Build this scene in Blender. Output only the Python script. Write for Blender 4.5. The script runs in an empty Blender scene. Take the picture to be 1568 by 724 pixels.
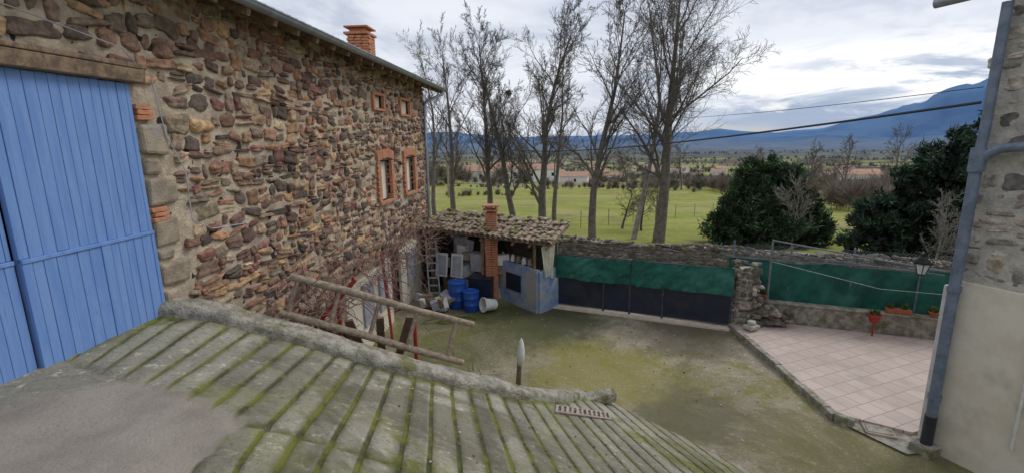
import bpy, bmesh, math, random
import numpy as np
from mathutils import Vector, Matrix
random.seed(7); rng=np.random.default_rng(7)
scene=bpy.context.scene
COL=scene.collection
# ------------------------------------------------------------------ helpers
def fbm(x,y,oct=4,seed=0):
    x=np.asarray(x,float); y=np.asarray(y,float); out=np.zeros(np.broadcast(x,y).shape); amp=1.0; tot=0
    for o in range(oct):
        xs=x*(2**o)+seed*17.3+o*5.1; ys=y*(2**o)+seed*9.7+o*3.3
        xi=np.floor(xs);yi=np.floor(ys);fx=xs-xi;fy=ys-yi
        fx=fx*fx*(3-2*fx);fy=fy*fy*(3-2*fy)
        def h(a,b):
            t=np.sin(a*127.1+b*311.7+seed*3.1)*43758.5453
            return t-np.floor(t)
        v=(h(xi,yi)*(1-fx)+h(xi+1,yi)*fx)*(1-fy)+(h(xi,yi+1)*(1-fx)+h(xi+1,yi+1)*fx)*fy
        out+=v*amp;tot+=amp;amp*=.5
    return out/tot
def rawmesh(name,V,F,cols=None,smooth=False,mats=(),parent=None,mi=None):
    V=np.asarray(V,np.float32).reshape(-1,3)
    me=bpy.data.meshes.new(name)
    if isinstance(F,np.ndarray):
        k=F.shape[1];n=len(F)
        me.vertices.add(len(V)); me.vertices.foreach_set('co',V.ravel())
        me.loops.add(n*k); me.loops.foreach_set('vertex_index',F.astype(np.int32).ravel())
        me.polygons.add(n); me.polygons.foreach_set('loop_start',np.arange(0,n*k,k,dtype=np.int32))
        me.update(calc_edges=True)
    else:
        me.from_pydata(V.tolist(),[],F); me.update()
    if smooth: me.polygons.foreach_set('use_smooth',np.ones(len(me.polygons),bool))
    else: me.polygons.foreach_set('use_smooth',np.zeros(len(me.polygons),bool))
    if cols is not None:
        a=me.color_attributes.new('Col','FLOAT_COLOR','POINT')
        c=np.ones((len(V),4),np.float32); c[:,:3]=cols; a.data.foreach_set('color',c.ravel())
    for m in mats: me.materials.append(m)
    if mi is not None: me.polygons.foreach_set('material_index',np.asarray(mi,np.int32))
    ob=bpy.data.objects.new(name,me); COL.objects.link(ob)
    if parent: ob.parent=parent
    return ob
def empty(name):
    e=bpy.data.objects.new(name,None); e.empty_display_size=.2; COL.objects.link(e); return e
class MB:
    def __init__(s): s.v=[];s.f=[];s.m=[]
    def add(s,vs,fs,m=0):
        b=len(s.v); s.v+= [tuple(v) for v in vs]; s.f+=[tuple(i+b for i in f) for f in fs]; s.m+=[m]*len(fs)
    def box(s,c,size,rot=0,m=0,tilt=None,jit=0):
        M=Matrix.Rotation(rot,3,'Z')
        if tilt: M=M@Matrix.Rotation(tilt[0],3,'X')@Matrix.Rotation(tilt[1],3,'Y')
        vs=[]
        for z in(-.5,.5):
            for x,y in((-.5,-.5),(.5,-.5),(.5,.5),(-.5,.5)):
                p=Vector((x*size[0],y*size[1],z*size[2]))
                if jit: p+=Vector([random.uniform(-jit,jit) for _ in range(3)])
                vs.append(Vector(c)+M@p)
        s.add(vs,[(3,2,1,0),(4,5,6,7),(0,1,5,4),(1,2,6,5),(2,3,7,6),(3,0,4,7)],m)
    def tube(s,pts,r,n=8,m=0,cap=True):
        pts=[Vector(p) for p in pts]; k=len(pts)
        rs=r if isinstance(r,(list,tuple)) else [r]*k
        vs=[];fs=[];prev=None
        for i,p in enumerate(pts):
            d=(pts[min(i+1,k-1)]-pts[max(i-1,0)]).normalized()
            if prev is None:
                a=d.orthogonal().normalized()
            else:
                a=(prev-d*prev.dot(d)).normalized()
            prev=a;b=d.cross(a)
            for j in range(n):
                t=2*math.pi*j/n; vs.append(p+(a*math.cos(t)+b*math.sin(t))*rs[i])
        for i in range(k-1):
            for j in range(n):
                fs.append((i*n+j,i*n+(j+1)%n,(i+1)*n+(j+1)%n,(i+1)*n+j))
        if cap:
            fs.append(tuple(reversed(range(n)))); fs.append(tuple((k-1)*n+j for j in range(n)))
        s.add(vs,fs,m)
    def lathe(s,c,prof,n=20,m=0,axis=None):
        vs=[];fs=[]
        Q=Matrix.Identity(3) if axis is None else Vector((0,0,1)).rotation_difference(Vector(axis)).to_matrix()
        for r,z in prof:
            for j in range(n):
                t=2*math.pi*j/n; vs.append(Vector(c)+Q@Vector((r*math.cos(t),r*math.sin(t),z)))
        for i in range(len(prof)-1):
            for j in range(n): fs.append((i*n+j,i*n+(j+1)%n,(i+1)*n+(j+1)%n,(i+1)*n+j))
        s.add(vs,fs,m)
    def quad(s,a,b,c,d,m=0): s.add([a,b,c,d],[(0,1,2,3)],m)
    def make(s,name,mats,parent=None,smooth=False,bev=0):
        ob=rawmesh(name,np.array([tuple(v) for v in s.v]),s.f,None,smooth,mats if isinstance(mats,(list,tuple)) else [mats],parent,s.m)
        if smooth:
            try: ob.data.set_sharp_from_angle(angle=math.radians(40))
            except Exception: pass
        if bev:
            md=ob.modifiers.new('b','BEVEL'); md.width=bev; md.segments=2; md.limit_method='ANGLE'
        return ob
def NT(name):
    m=bpy.data.materials.new(name); m.use_nodes=True; nt=m.node_tree; nt.nodes.clear()
    out=nt.nodes.new('ShaderNodeOutputMaterial'); b=nt.nodes.new('ShaderNodeBsdfPrincipled'); nt.links.new(b.outputs[0],out.inputs[0])
    return m,nt,b
def N(nt,t,**k):
    n=nt.nodes.new(t)
    for a,v in k.items(): setattr(n,a,v)
    return n
def setin(n,**k):
    for a,v in k.items(): n.inputs[a.replace('_',' ')].default_value=v
def mix(nt,f,a,b,mode='MIX'):
    n=N(nt,'ShaderNodeMix',data_type='RGBA',blend_type=mode)
    for i,v in((0,f),(6,a),(7,b)):
        if hasattr(v,'is_linked'): nt.links.new(v,n.inputs[i])
        else: n.inputs[i].default_value=(v if i==0 else (tuple(v)+(1,))[:4])
    return n.outputs[2]
def noise(nt,scale,detail=4,rough=.6,vec=None,dist=0):
    n=N(nt,'ShaderNodeTexNoise'); setin(n,Scale=scale,Detail=min(detail,5),Roughness=rough,Distortion=dist)
    if vec is None:
        tc=N(nt,'ShaderNodeTexCoord'); vec=tc.outputs['Object']
    nt.links.new(vec,n.inputs['Vector']); return n.outputs[0]
def ramp(nt,f,a,b,va=0,vb=1):
    n=N(nt,'ShaderNodeMapRange'); n.interpolation_type='SMOOTHSTEP'
    nt.links.new(f,n.inputs[0]); n.inputs[1].default_value=a;n.inputs[2].default_value=b;n.inputs[3].default_value=va;n.inputs[4].default_value=vb
    return n.outputs[0]
def math_(nt,op,a,b=0.0):
    n=N(nt,'ShaderNodeMath',operation=op)
    for i,v in((0,a),(1,b)):
        if hasattr(v,'is_linked'): nt.links.new(v,n.inputs[i])
        else: n.inputs[i].default_value=v
    return n.outputs[0]
def bump(nt,b,h,strength=.5,dist=.02):
    n=N(nt,'ShaderNodeBump'); n.inputs['Strength'].default_value=strength; n.inputs['Distance'].default_value=dist
    nt.links.new(h,n.inputs['Height']); nt.links.new(n.outputs[0],b.inputs['Normal'])
def M(name,c1,c2=None,scale=6,rough=.85,bstr=.4,bscale=40,attr=False,metal=0,bdist=.01,dirt=None):
    m,nt,b=NT(name); c2=c2 or tuple(x*.7 for x in c1)
    col=mix(nt,ramp(nt,noise(nt,scale,4,.65),.35,.65),c1,c2)
    if dirt: col=mix(nt,ramp(nt,noise(nt,scale*.37,4,.7),.52,.66),col,dirt)
    if attr:
        a=N(nt,'ShaderNodeAttribute',attribute_name='Col'); col=mix(nt,1.0,a.outputs['Color'],col,'MULTIPLY')
    nt.links.new(col,b.inputs['Base Color']); b.inputs['Roughness'].default_value=rough; b.inputs['Metallic'].default_value=metal
    if bstr>0: bump(nt,b,noise(nt,bscale,3,.6),bstr,bdist)
    return m
# ------------------------------------------------------------------ materials
m_stone=M('rubble_stone',(1.25,1.2,1.14),(.62,.6,.58),11,.9,.8,50,attr=True,bdist=.012)
m_mortar=M('lime_mortar',(.54,.45,.335),(.32,.26,.195),3.5,.95,1,30,bdist=.02)
m_mortar_g=M('grey_mortar',(.52,.49,.43),(.36,.34,.30),5,.95,1,30,bdist=.02)
m_brick=M('orange_brick',(.56,.25,.135),(.42,.165,.09),14,.85,.5,60,dirt=(.38,.27,.2))
m_quoin=M('quoin_stone',(.40,.325,.235),(.24,.20,.15),5,.9,.9,45,bdist=.015,dirt=(.30,.27,.23))
m_wood=M('old_wood',(.27,.19,.12),(.13,.09,.065),12,.85,.6,50)
m_woodg=M('grey_weathered_wood',(.33,.26,.19),(.19,.145,.105),18,.85,.6,50)
m_zinc=M('zinc',(.33,.36,.40),(.24,.27,.31),4,.45,.1,20,metal=.4)
m_pipe=M('grey_pipe_paint',(.17,.21,.28),(.11,.14,.19),6,.5,.2,30)
m_tile=M('clay_tile',(.38,.25,.17),(.22,.17,.12),8,.9,.6,40,dirt=(.17,.16,.08))
m_plaster=M('plaster_cream',(.72,.67,.56),(.64,.58,.47),2.2,.9,.3,60,dirt=(.54,.49,.40))
m_white=M('white_paint',(.74,.74,.72),(.6,.6,.58),5,.6,.2,30)
m_dark=M('near_black',(.02,.02,.022),(.012,.012,.014),4,.9,0,10)
m_red=M('red_metal_paint',(.42,.035,.03),(.27,.03,.025),20,.5,.2,40)
m_navy=M('navy_sheet_metal',(.018,.026,.052),(.013,.018,.036),3,.45,.1,8,dirt=(.03,.034,.046))
m_green=M('green_mesh_cloth',(.012,.135,.10),(.007,.08,.062),2.2,.75,.6,90,dirt=(.035,.17,.135))
m_bdrum=M('blue_plastic',(.012,.09,.42),(.01,.07,.32),3,.35,0,10)
m_bluewall=M('faded_blue_paint',(.15,.25,.46),(.30,.36,.44),3.5,.9,.5,30,dirt=(.36,.34,.30))
m_terra=M('terracotta',(.42,.14,.07),(.32,.1,.05),10,.8,.2,30)
m_curb=M('old_concrete',(.42,.39,.33),(.21,.195,.155),7,.95,1.0,35,bdist=.03,dirt=(.17,.17,.07))
m_bark=M('bark',(.17,.145,.125),(.095,.085,.075),6,.95,.6,30)
m_barkp=M('pale_bark',(.34,.31,.28),(.19,.175,.155),6,.95,.4,30)
m_leaf=M('evergreen_foliage',(1.1,1.1,1.1),(.7,.75,.7),4,.75,0,10,attr=True)
m_plant=M('leafy_plant',(.10,.17,.03),(.05,.10,.02),10,.7,0,10)
m_dist=M('distant_trees',(1,1,1),(.8,.8,.8),.05,.95,0,1,attr=True)
m_cable=M('black_cable',(.02,.02,.022),(.015,.015,.016),5,.6,0,10)
m_vine=M('dry_vine',(.28,.17,.135),(.14,.09,.075),10,.9,0,30)
m_grey=M('grey_panel',(.42,.43,.5),(.30,.31,.37),3,.6,.1,20)
m_moss=M('moss',(.12,.15,.025),(.06,.08,.02),20,1,.9,60,bdist=.02)
m_door,nt,b=NT('blue_door_paint')
tc=N(nt,'ShaderNodeTexCoord'); mp=N(nt,'ShaderNodeMapping'); mp.inputs['Scale'].default_value=(6,6,.6); nt.links.new(tc.outputs['Object'],mp.inputs[0])
c=mix(nt,ramp(nt,noise(nt,2.5,5,.6,mp.outputs[0]),.3,.7),(.125,.25,.56),(.18,.31,.61))
c=mix(nt,ramp(nt,noise(nt,5,5,.75,mp.outputs[0]),.58,.72),c,(.09,.19,.45))
c=mix(nt,ramp(nt,noise(nt,14,5,.75,mp.outputs[0]),.66,.75),c,(.30,.40,.58))
nt.links.new(c,b.inputs['Base Color']); b.inputs['Roughness'].default_value=.6; bump(nt,b,noise(nt,9,4,.6,mp.outputs[0]),.4,.012)
def concrete(name,base,base2,mossc,mlo,mhi,attr=False,wet=False):
    m,nt,b=NT(name)
    c=mix(nt,ramp(nt,noise(nt,.9,5,.68,dist=.3),.38,.62),base,base2)
    c=mix(nt,ramp(nt,noise(nt,24,5,.8),.50,.68),c,tuple(x*.42 for x in base))
    c=mix(nt,ramp(nt,noise(nt,9,5,.78,dist=.3),.56,.67),c,tuple(min(1,x*1.6) for x in base))
    mk=ramp(nt,noise(nt,.55,5,.72,dist=.5),mlo,mhi)
    mk=math_(nt,'MULTIPLY',mk,ramp(nt,noise(nt,14,4,.8),.30,.56))
    c=mix(nt,mk,c,mossc)
    dk=ramp(nt,noise(nt,.42,5,.74,dist=.9),.50,.61)
    c=mix(nt,math_(nt,'MULTIPLY',dk,.6),c,(.10,.09,.05))
    if wet:
        tc=N(nt,'ShaderNodeTexCoord')
        def blob(c,ctr,r0,r1,fac,colr,sc,grain,amp):
            vm=N(nt,'ShaderNodeVectorMath',operation='DISTANCE');nt.links.new(tc.outputs['Object'],vm.inputs[0]);vm.inputs[1].default_value=ctr
            dd=math_(nt,'ADD',vm.outputs['Value'],math_(nt,'MULTIPLY',noise(nt,sc,5,.75),amp))
            f=ramp(nt,dd,r0,r1,fac,0)
            if grain: f=math_(nt,'MULTIPLY',f,ramp(nt,noise(nt,20,4,.8),.31,.58))
            return mix(nt,f,c,colr)
        c=blob(c,(.9,12.3,0),2.6,4.2,.9,(.045,.05,.018),.9,False,3.4)
        c=blob(c,(-1.4,11.2,0),2.8,4.4,.75,(.09,.10,.022),1.1,True,3.0)
        c=blob(c,(1.9,9.2,0),2.0,3.2,.9,(.25,.225,.04),1.2,True,2.4)
        c=blob(c,(4.4,11.0,0),2.0,3.2,.75,(.10,.085,.055),1.3,False,2.6)
        c=blob(c,(5.0,6.2,0),2.1,3.3,.75,(.18,.17,.045),1.4,True,2.6)
        c=blob(c,(3.2,7.6,0),1.4,2.2,.6,(.12,.115,.06),1.8,False,2.0)
    if attr:
        a=N(nt,'ShaderNodeAttribute',attribute_name='Col'); sp=N(nt,'ShaderNodeSeparateColor'); nt.links.new(a.outputs['Color'],sp.inputs[0])
        tint=N(nt,'ShaderNodeCombineColor')
        for i in range(3): nt.links.new(sp.outputs[1],tint.inputs[i])
        c=mix(nt,1.0,c,tint.outputs[0],'MULTIPLY')
        mn=noise(nt,9,5,.78)
        gm=math_(nt,'MULTIPLY',sp.outputs[0],ramp(nt,mn,.24,.50))
        mc=mix(nt,ramp(nt,noise(nt,2.2,4,.7),.4,.6),(.06,.068,.016),(.17,.18,.02))
        c=mix(nt,gm,c,mc)
        c2=mix(nt,ramp(nt,noise(nt,1.6,5,.6),.35,.7),(.38,.335,.28),(.27,.235,.195))
        c=mix(nt,sp.outputs[2],c,c2)
    nt.links.new(c,b.inputs['Base Color']); b.inputs['Roughness'].default_value=.9
    h=math_(nt,'ADD',noise(nt,40,5,.8),math_(nt,'MULTIPLY',noise(nt,5,3,.6),1.5)); bump(nt,b,h,.9,.02)
    return m
m_yard=concrete('mossy_courtyard_concrete',(.36,.315,.235),(.26,.225,.16),(.185,.18,.045),.46,.60,wet=True)
m_ramp=concrete('grooved_concrete',(.41,.385,.315),(.29,.27,.21),(.18,.185,.035),.54,.66,attr=True)
m_terr,nt,b=NT('terrace_tiles')
tc=N(nt,'ShaderNodeTexCoord'); mp=N(nt,'ShaderNodeMapping'); mp.inputs['Rotation'].default_value=(0,0,math.radians(-21)); nt.links.new(tc.outputs['Object'],mp.inputs[0])
br=N(nt,'ShaderNodeTexBrick'); br.offset=.5; nt.links.new(mp.outputs[0],br.inputs['Vector'])
setin(br,Scale=1.0,Mortar_Size=.007,Brick_Width=.33,Row_Height=.33,Mortar_Smooth=.2)
br.inputs['Color1'].default_value=(.56,.45,.40,1);br.inputs['Color2'].default_value=(.48,.38,.335,1);br.inputs['Mortar'].default_value=(.24,.20,.17,1)
c=mix(nt,ramp(nt,noise(nt,1.4,5,.75),.45,.75),br.outputs[0],(.38,.33,.27)); nt.links.new(c,b.inputs['Base Color']); b.inputs['Roughness'].default_value=.6
bump(nt,b,math_(nt,'SUBTRACT',1.0,br.outputs[1]),.4,.006)
# ------------------------------------------------------------------ stone builder
def ico(sub):
    bm=bmesh.new(); bmesh.ops.create_icosphere(bm,subdivisions=sub,radius=1); v=np.array([x.co[:] for x in bm.verts]); f=np.array([[q.index for q in x.verts] for x in bm.faces]); bm.free(); return v,f
ICO={s:ico(s) for s in(2,3)}
PAL_FARM=np.array([(.28,.15,.10),(.36,.20,.12),(.21,.12,.09),(.16,.095,.08),(.42,.28,.17),(.40,.23,.115),(.27,.18,.13),(.45,.35,.235),(.10,.08,.07),(.27,.13,.105),(.48,.31,.16),(.17,.12,.095),(.13,.10,.085),(.31,.17,.12),(.22,.14,.11),(.30,.24,.18),(.24,.19,.145)])
lum=PAL_FARM.mean(1,keepdims=True); PAL_FARM=lum+(PAL_FARM-lum)*.84; PAL_FARM=PAL_FARM*np.array([1.0,.955,.90])
PAL_GREY=np.array([(.30,.28,.25),(.20,.19,.175),(.36,.33,.29),(.17,.16,.15),(.33,.28,.22),(.40,.37,.33)])
PAL_DARK=np.array([(.17,.155,.14),(.12,.11,.10),(.22,.20,.17),(.27,.25,.215),(.15,.145,.10)])
def stones(rects,fn,pal,sub,depth,seed,rough=.10,k=4.2,lump=.10):
    r=np.random.default_rng(seed); T,Fc=ICO[sub]; n=len(rects)
    P=T/((np.abs(T)**k).sum(1)**(1/k))[:,None]
    P=P[None].repeat(n,0)
    A=r.normal(size=(n,3,3))*lump; P=P+np.einsum('nij,nvj->nvi',A,P)
    ph=r.uniform(0,6.28,(n,1)); P*= (1+lump*np.sin(P[:,:,0]*3+ph)+.8*lump*np.sin(P[:,:,2]*4+ph*2))[:,:,None]
    P*=1+r.uniform(-rough,rough,P.shape[:2])[:,:,None]
    ang=r.normal(size=n)*.13; ca,sa=np.cos(ang)[:,None],np.sin(ang)[:,None]
    X=P[:,:,0]*rects[:,2:3]/2; Z=P[:,:,2]*rects[:,3:4]/2; Yn=P[:,:,1]*(depth*r.uniform(.5,1.25,(n,1)))
    U=X*ca-Z*sa+rects[:,0:1]; ZZ=X*sa+Z*ca+rects[:,1:2]
    V=fn(U,Yn,ZZ).reshape(-1,3)
    F=(Fc[None]+np.arange(n)[:,None,None]*len(T)).reshape(-1,3)
    c=pal[r.integers(0,len(pal),n)]*r.uniform(.7,1.3,(n,1))*(1+r.normal(size=(n,3))*.025)
    C=np.repeat(c,len(T),0)*r.uniform(.9,1.1,(n*len(T),1))
    return V,F,np.clip(C,0,1)
def pack(u0,u1,z0,z1,w,h,seed,holes=(),gap=.022,ztop=None):
    r=random.Random(seed); out=[]; z=z0
    while z<z1:
        hh=h*r.uniform(.6,1.4); u=u0-r.random()*w
        while u<u1:
            ww=w*r.uniform(.42,1.6); cu=u+ww/2; cz=z+hh/2+r.uniform(-.2,.2)*hh+ .45*h*math.sin(cu*1.3+z)
            sh=hh*r.uniform(.76,1.16)
            if r.random()<.15:
                lst=[(cu,cz-sh*.25,ww-gap,sh*.5-gap*.8),(cu+.02,cz+sh*.27,ww*.9-gap,sh*.48-gap*.8)]
            else: lst=[(cu,cz,ww-gap*r.uniform(.6,1.6),sh-gap*r.uniform(.6,1.5))]
            for q in lst:
                if ztop and q[1]>ztop: continue
                if q[3]<.03: continue
                if any(a-q[2]*.38<q[0]<b_+q[2]*.38 and c_-q[3]*.4<q[1]<d_+q[3]*.4 for a,b_,c_,d_ in holes): continue
                out.append(q)
            u+=ww
        z+=hh
    return np.array(out)
def mergeS(lst):
    Vs,Fs,Cs=[],[],[];o=0
    for V,F,C in lst: Vs.append(V);Fs.append(F+o);Cs.append(C);o+=len(V)
    return np.concatenate(Vs),np.concatenate(Fs),np.concatenate(Cs)
# ------------------------------------------------------------------ terrain
def prof(a): return np.interp(a,[-3,-1,-.3,-.12,-.02,.1,.3,.42,.55,.65,.8,1.0,1.3,3],[.05,.035,.018,.017,.006,.006,.007,.015,.008,.016,.044,.078,.095,.05])
def hz(x,y):
    d=.363*x+.932*y-16.55; r=np.hypot(x,y)
    z=np.interp(d,[0,.4,4,75,240,500,1000,2000,4000,30000],[-.15,.3,.2,-5.0,-20,-38,-62,-80,-90,-90])
    z=z+np.where(d>6,(fbm(x/30,y/30,3,2)-.5)*np.clip((d-6)*.035,0,9),0)
    z=z+np.where(d>300,(fbm(x/350,y/350,4,3)-.5)*np.clip((d-300)*.03,0,30),0)
    a=np.where(y>1,x/np.maximum(y,1),np.sign(x)*3)
    th=np.arctan(np.clip(a,-3,3))
    s=lambda q,a0,b0:(lambda t:t*t*(3-2*t))(np.clip((q-a0)/(b0-a0),0,1))
    r1=s(r,5200,6800)*(1-s(r,7000,8600))*(25+105*fbm(th*11,r/2500,5,5))
    r2=s(r,8500,11500)*(92+11500*prof(a)*(.62+.68*fbm(th*24,r/2500,5,8)))
    return z+r1+r2
rad=np.concatenate([[1.5,4,8,10,11.5],np.geomspace(12.5,16000,250)]); na=900
ang=np.linspace(0,2*math.pi,na,endpoint=False)
RR,AA=np.meshgrid(rad,ang,indexing='ij'); X=RR*np.sin(AA);Y=RR*np.cos(AA);Z=hz(X,Y)
V=np.stack([X,Y,Z],-1).reshape(-1,3); nr=len(rad)
i=np.arange(nr-1)[:,None];j=np.arange(na)[None]
F=np.stack([i*na+j,i*na+(j+1)%na,(i+1)*na+(j+1)%na,(i+1)*na+j],-1).reshape(-1,4)[:,::-1].copy()
m_terrain,nt,b=NT('hazed_valley_ground')
geo=N(nt,'ShaderNodeNewGeometry'); P_=geo.outputs['Position']
ln=N(nt,'ShaderNodeVectorMath',operation='LENGTH'); nt.links.new(P_,ln.inputs[0]); L=ln.outputs['Value']
g=mix(nt,ramp(nt,noise(nt,.35,5,.7,P_),.35,.65),(.28,.295,.085),(.20,.225,.07))
g=mix(nt,ramp(nt,noise(nt,.07,5,.65,P_),.47,.60),g,(.30,.285,.12))
g=mix(nt,ramp(nt,noise(nt,2.5,5,.8,P_),.52,.70),g,(.15,.15,.06))
g=mix(nt,ramp(nt,noise(nt,.16,5,.75,P_),.55,.65),g,(.21,.175,.11))
vo=N(nt,'ShaderNodeTexVoronoi'); vo.inputs['Scale'].default_value=.0085
wv=N(nt,'ShaderNodeVectorMath',operation='MULTIPLY_ADD'); nn=N(nt,'ShaderNodeTexNoise'); setin(nn,Scale=.004,Detail=3.0); nt.links.new(P_,nn.inputs['Vector'])
nt.links.new(nn.outputs[1],wv.inputs[0]); wv.inputs[1].default_value=(160,160,0); nt.links.new(P_,wv.inputs[2]); nt.links.new(wv.outputs[0],vo.inputs['Vector'])
sc=N(nt,'ShaderNodeSeparateColor'); nt.links.new(vo.outputs['Color'],sc.inputs[0])
f1=mix(nt,ramp(nt,sc.outputs[0],.45,.5),(.25,.28,.10),(.18,.145,.105)); f1=mix(nt,ramp(nt,sc.outputs[1],.5,.55),f1,(.11,.095,.075))
g=mix(nt,ramp(nt,L,120,260),g,f1)
woods=mix(nt,ramp(nt,noise(nt,.005,5,.7,P_),.42,.58),(.085,.08,.075),(.16,.165,.105))
g=mix(nt,ramp(nt,L,1200,3000),g,woods)
g=mix(nt,ramp(nt,L,900,6500,0,.75),g,(.13,.19,.30))  # aerial haze painted into the base colour, bluer with distance
hazed_hill=mix(nt,ramp(nt,noise(nt,.0012,5,.6,P_),.35,.65),(.055,.112,.225),(.095,.165,.285))  # hill blues with haze already in the colour
g=mix(nt,ramp(nt,L,5200,7500),g,hazed_hill)
g=mix(nt,ramp(nt,L,8500,12000,0,.5),g,(.14,.25,.43))  # farthest ridges painted paler blue for haze
nt.links.new(g,b.inputs['Base Color']); b.inputs['Roughness'].default_value=1; b.inputs['Specular IOR Level'].default_value=0
bump(nt,b,noise(nt,1.5,4,.8,P_),.6,.12)
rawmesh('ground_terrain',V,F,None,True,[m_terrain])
# ------------------------------------------------------------------ courtyard
xs=np.arange(-8,15.01,.2); ts=np.linspace(0,1,110)
XX,TT=np.meshgrid(xs,ts,indexing='ij'); yend=(16.3-.363*XX)/.932; YY=-5+TT*(yend+5)
ZZ=(fbm(XX/1.6,YY/1.6,3,4)-.5)*.05; ZZ=np.where(ZZ>0.03,.03,ZZ)
V=np.stack([XX,YY,ZZ],-1).reshape(-1,3);nx,ny=XX.shape
def gridF(nx,ny):
    i=np.arange(nx-1)[:,None];j=np.arange(ny-1)[None]
    return np.stack([i*ny+j,(i+1)*ny+j,(i+1)*ny+j+1,i*ny+j+1],-1).reshape(-1,4)
rawmesh('courtyard_pavement',V,gridF(nx,ny),None,True,[m_yard])
# ------------------------------------------------------------------ ramp
PX=[-7,-4.1,-3.66,-2.22,-1.2,.12,.75,1.23,1.6,2.2];PY=[4.9,4.97,5.02,5.25,5.44,6.0,6.7,7.5,8.1,9.1]
def ypath(x): return np.interp(x,PX,PY)
def zr(x,y):
    a=2.95-.3675*(x+3.55)-.309*(y-4.88); c=2.93; k=.18
    h=np.clip(.5+.5*(c-a)/k,0,1); return c*(1-h)+a*h-k*h*(1-h)
gd=np.array([-.17,1.0]);gd/=np.linalg.norm(gd);ed=np.array([gd[1],-gd[0]])
def zramp(S,T_):
    x=S*ed[0]+T_*gd[0]; y=S*ed[1]+T_*gd[1]; z=zr(x,y)
    tl=(2.1204-S*(ed[1]+.4524*ed[0]))/(gd[1]+.4524*gd[0])
    tc_=np.full_like(tl,5.0)
    for _ in range(12): tc_=(ypath(S*ed[0]+tc_*gd[0])-S*ed[1])/gd[1]
    xl=S*ed[0]+tl*gd[0]
    z0=zr(xl,S*ed[1]+tl*gd[1]); z1=zr(S*ed[0]+tc_*gd[0],S*ed[1]+tc_*gd[1])
    f=np.clip((T_-tl)/np.maximum(tc_-tl,.2),0,1.1); zz=z0+(z1-z0)*f
    w=np.clip((-1.2-xl)/.7,0,1)*(T_>tl)
    return z*(1-w)+zz*w
cols=[];dep=[];sid=[]
rr=random.Random(3)
for k in range(52):
    s0=-6.2+k*.225+rr.uniform(-.018,.018)
    for o,dd in((0,0),(.010,1),(.036,1),(.047,0),(.09,-.08),(.14,-.10),(.19,-.06)):
        cols.append(s0+o);dep.append(dd);sid.append(k)
cols=np.array(cols);dep=np.array(dep,float);sid=np.array(sid)
tt=np.arange(-3,9.6,.04)
S,T_=np.meshgrid(cols,tt,indexing='ij')
S=S+ (fbm(T_*.8,sid[:,None]*.13+0*T_,3,6)-.5)*.035
GX=S*ed[0]+T_*gd[0]; GY=S*ed[1]+T_*gd[1]
line=3.93-(GX+4.0)*.4524
gm=np.clip((GY-line)/.12,0,1); gm=np.where((GX>-1.9)&(GY>0),1,gm); 
gm=np.where((GY<2.98)&(GX<-1.95-.15*(2.98-GY)),0,gm)
joint=np.exp(-((GY-3.0)/.035)**2)*(GX>-2.0)+np.exp(-((GY-line)/.03)**2)*(GX<-1.95)*.6
wear=np.clip(fbm(GX*.9,GY*.9,3,9)*1.6-.25,.25,1)
rdet=(np.random.default_rng(4).random(GX.shape)-.5)
dstep=(np.random.default_rng(41).random(52)-.5)[sid][:,None]*.010
GZ=zramp(S,T_)+(dstep-.022*dep[:,None]*np.where(dep[:,None]>0,wear+.3,1))*gm-joint*.03+(fbm(GX*1.3,GY*1.3,4,1)-.5)*.02+rdet*.004+(fbm(GX*14,GY*14,3,2)-.5)*.014*gm
mb=np.clip(fbm(GX*.8,GY*.8,4,12)*3.0-1.1,0,1)
left=np.clip((-1.4-GX)/1.4,0,1)*np.clip((GY-3.1)/.9,0,1)
low=np.clip((3.0-GY)/.3,0,1)*(GX>-2.0)
edge=np.abs(((cols-(-6.2))%.225)/.225-.1)[:,None]
streak=np.clip(1-edge*3.0,0,1)*fbm(GX*1.1,GY*1.1,3,55)
moss=np.clip(np.where(dep[:,None]>0,1.,0)*gm*(.6+.8*mb)+joint*.9+mb*gm*(.2+.9*left+.45*low)+streak*gm*.65+np.clip(1-np.abs(GY-ypath(GX)+.05)/.24,0,1)*(.45+mb),0,1)
tint=(.76+.42*np.random.default_rng(5).random(52))[sid][:,None]*np.ones_like(GX)*np.where(dep[:,None]>0,.38,1); tint=1+(tint-1)*gm
patch=(1-gm)*np.clip((1.25-np.hypot((GX+2.9)/1.15,(GY-2.1)/1.25)+(fbm(GX*1.5,GY*1.5,3,33)-.5)*.5)*6,0,1)
V=np.stack([GX,GY,GZ],-1).reshape(-1,3);C=np.stack([moss,tint*.97,patch],-1).reshape(-1,3)
F=gridF(*GX.shape); cen=V[F].mean(1)
wallx=-3.98+.0893*(cen[:,1]-5.1)
keep=(cen[:,1]<ypath(cen[:,0])+.12)&(cen[:,2]>-.06)&(cen[:,0]>wallx-.35)
rawmesh('grooved_ramp',V,F[keep],C,True,[m_ramp])
# curb / retaining wall
px=np.concatenate([np.arange(-4.05,.2,.05),np.arange(.2,1.36,.025)]); py=ypath(px)
ker=np.ones(9)/9; pys=np.convolve(np.pad(py,4,mode='edge'),ker,'valid')
dx=np.gradient(px);dy=np.gradient(pys);ll=np.hypot(dx,dy);nxx=-dy/ll;nyy=dx/ll
zt=zr(px,pys)+.13-np.clip((px-1.0)*.15,0,.06)+(fbm(px*1.7,px*0,4,31)-.5)*.06
profc=[(-.03,-.35),(-.01,-.07),(.01,-.02),(.05,.0),(.10,.008),(.15,.004),(.20,.012),(.25,.004),(.29,-.01),(.315,-.05),(.32,-.3),(.33,-3.6)]
Vc=[]
for q,(o,zz) in enumerate(profc):
    nzn=(fbm(px*5,np.full_like(px,q*.7),5,q)-.5)
    oo=o+nzn*.045; z_=np.maximum(zt+zz+nzn*.055,-.1); Vc.append(np.stack([px+nxx*oo,pys+nyy*oo,z_],-1))
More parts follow.
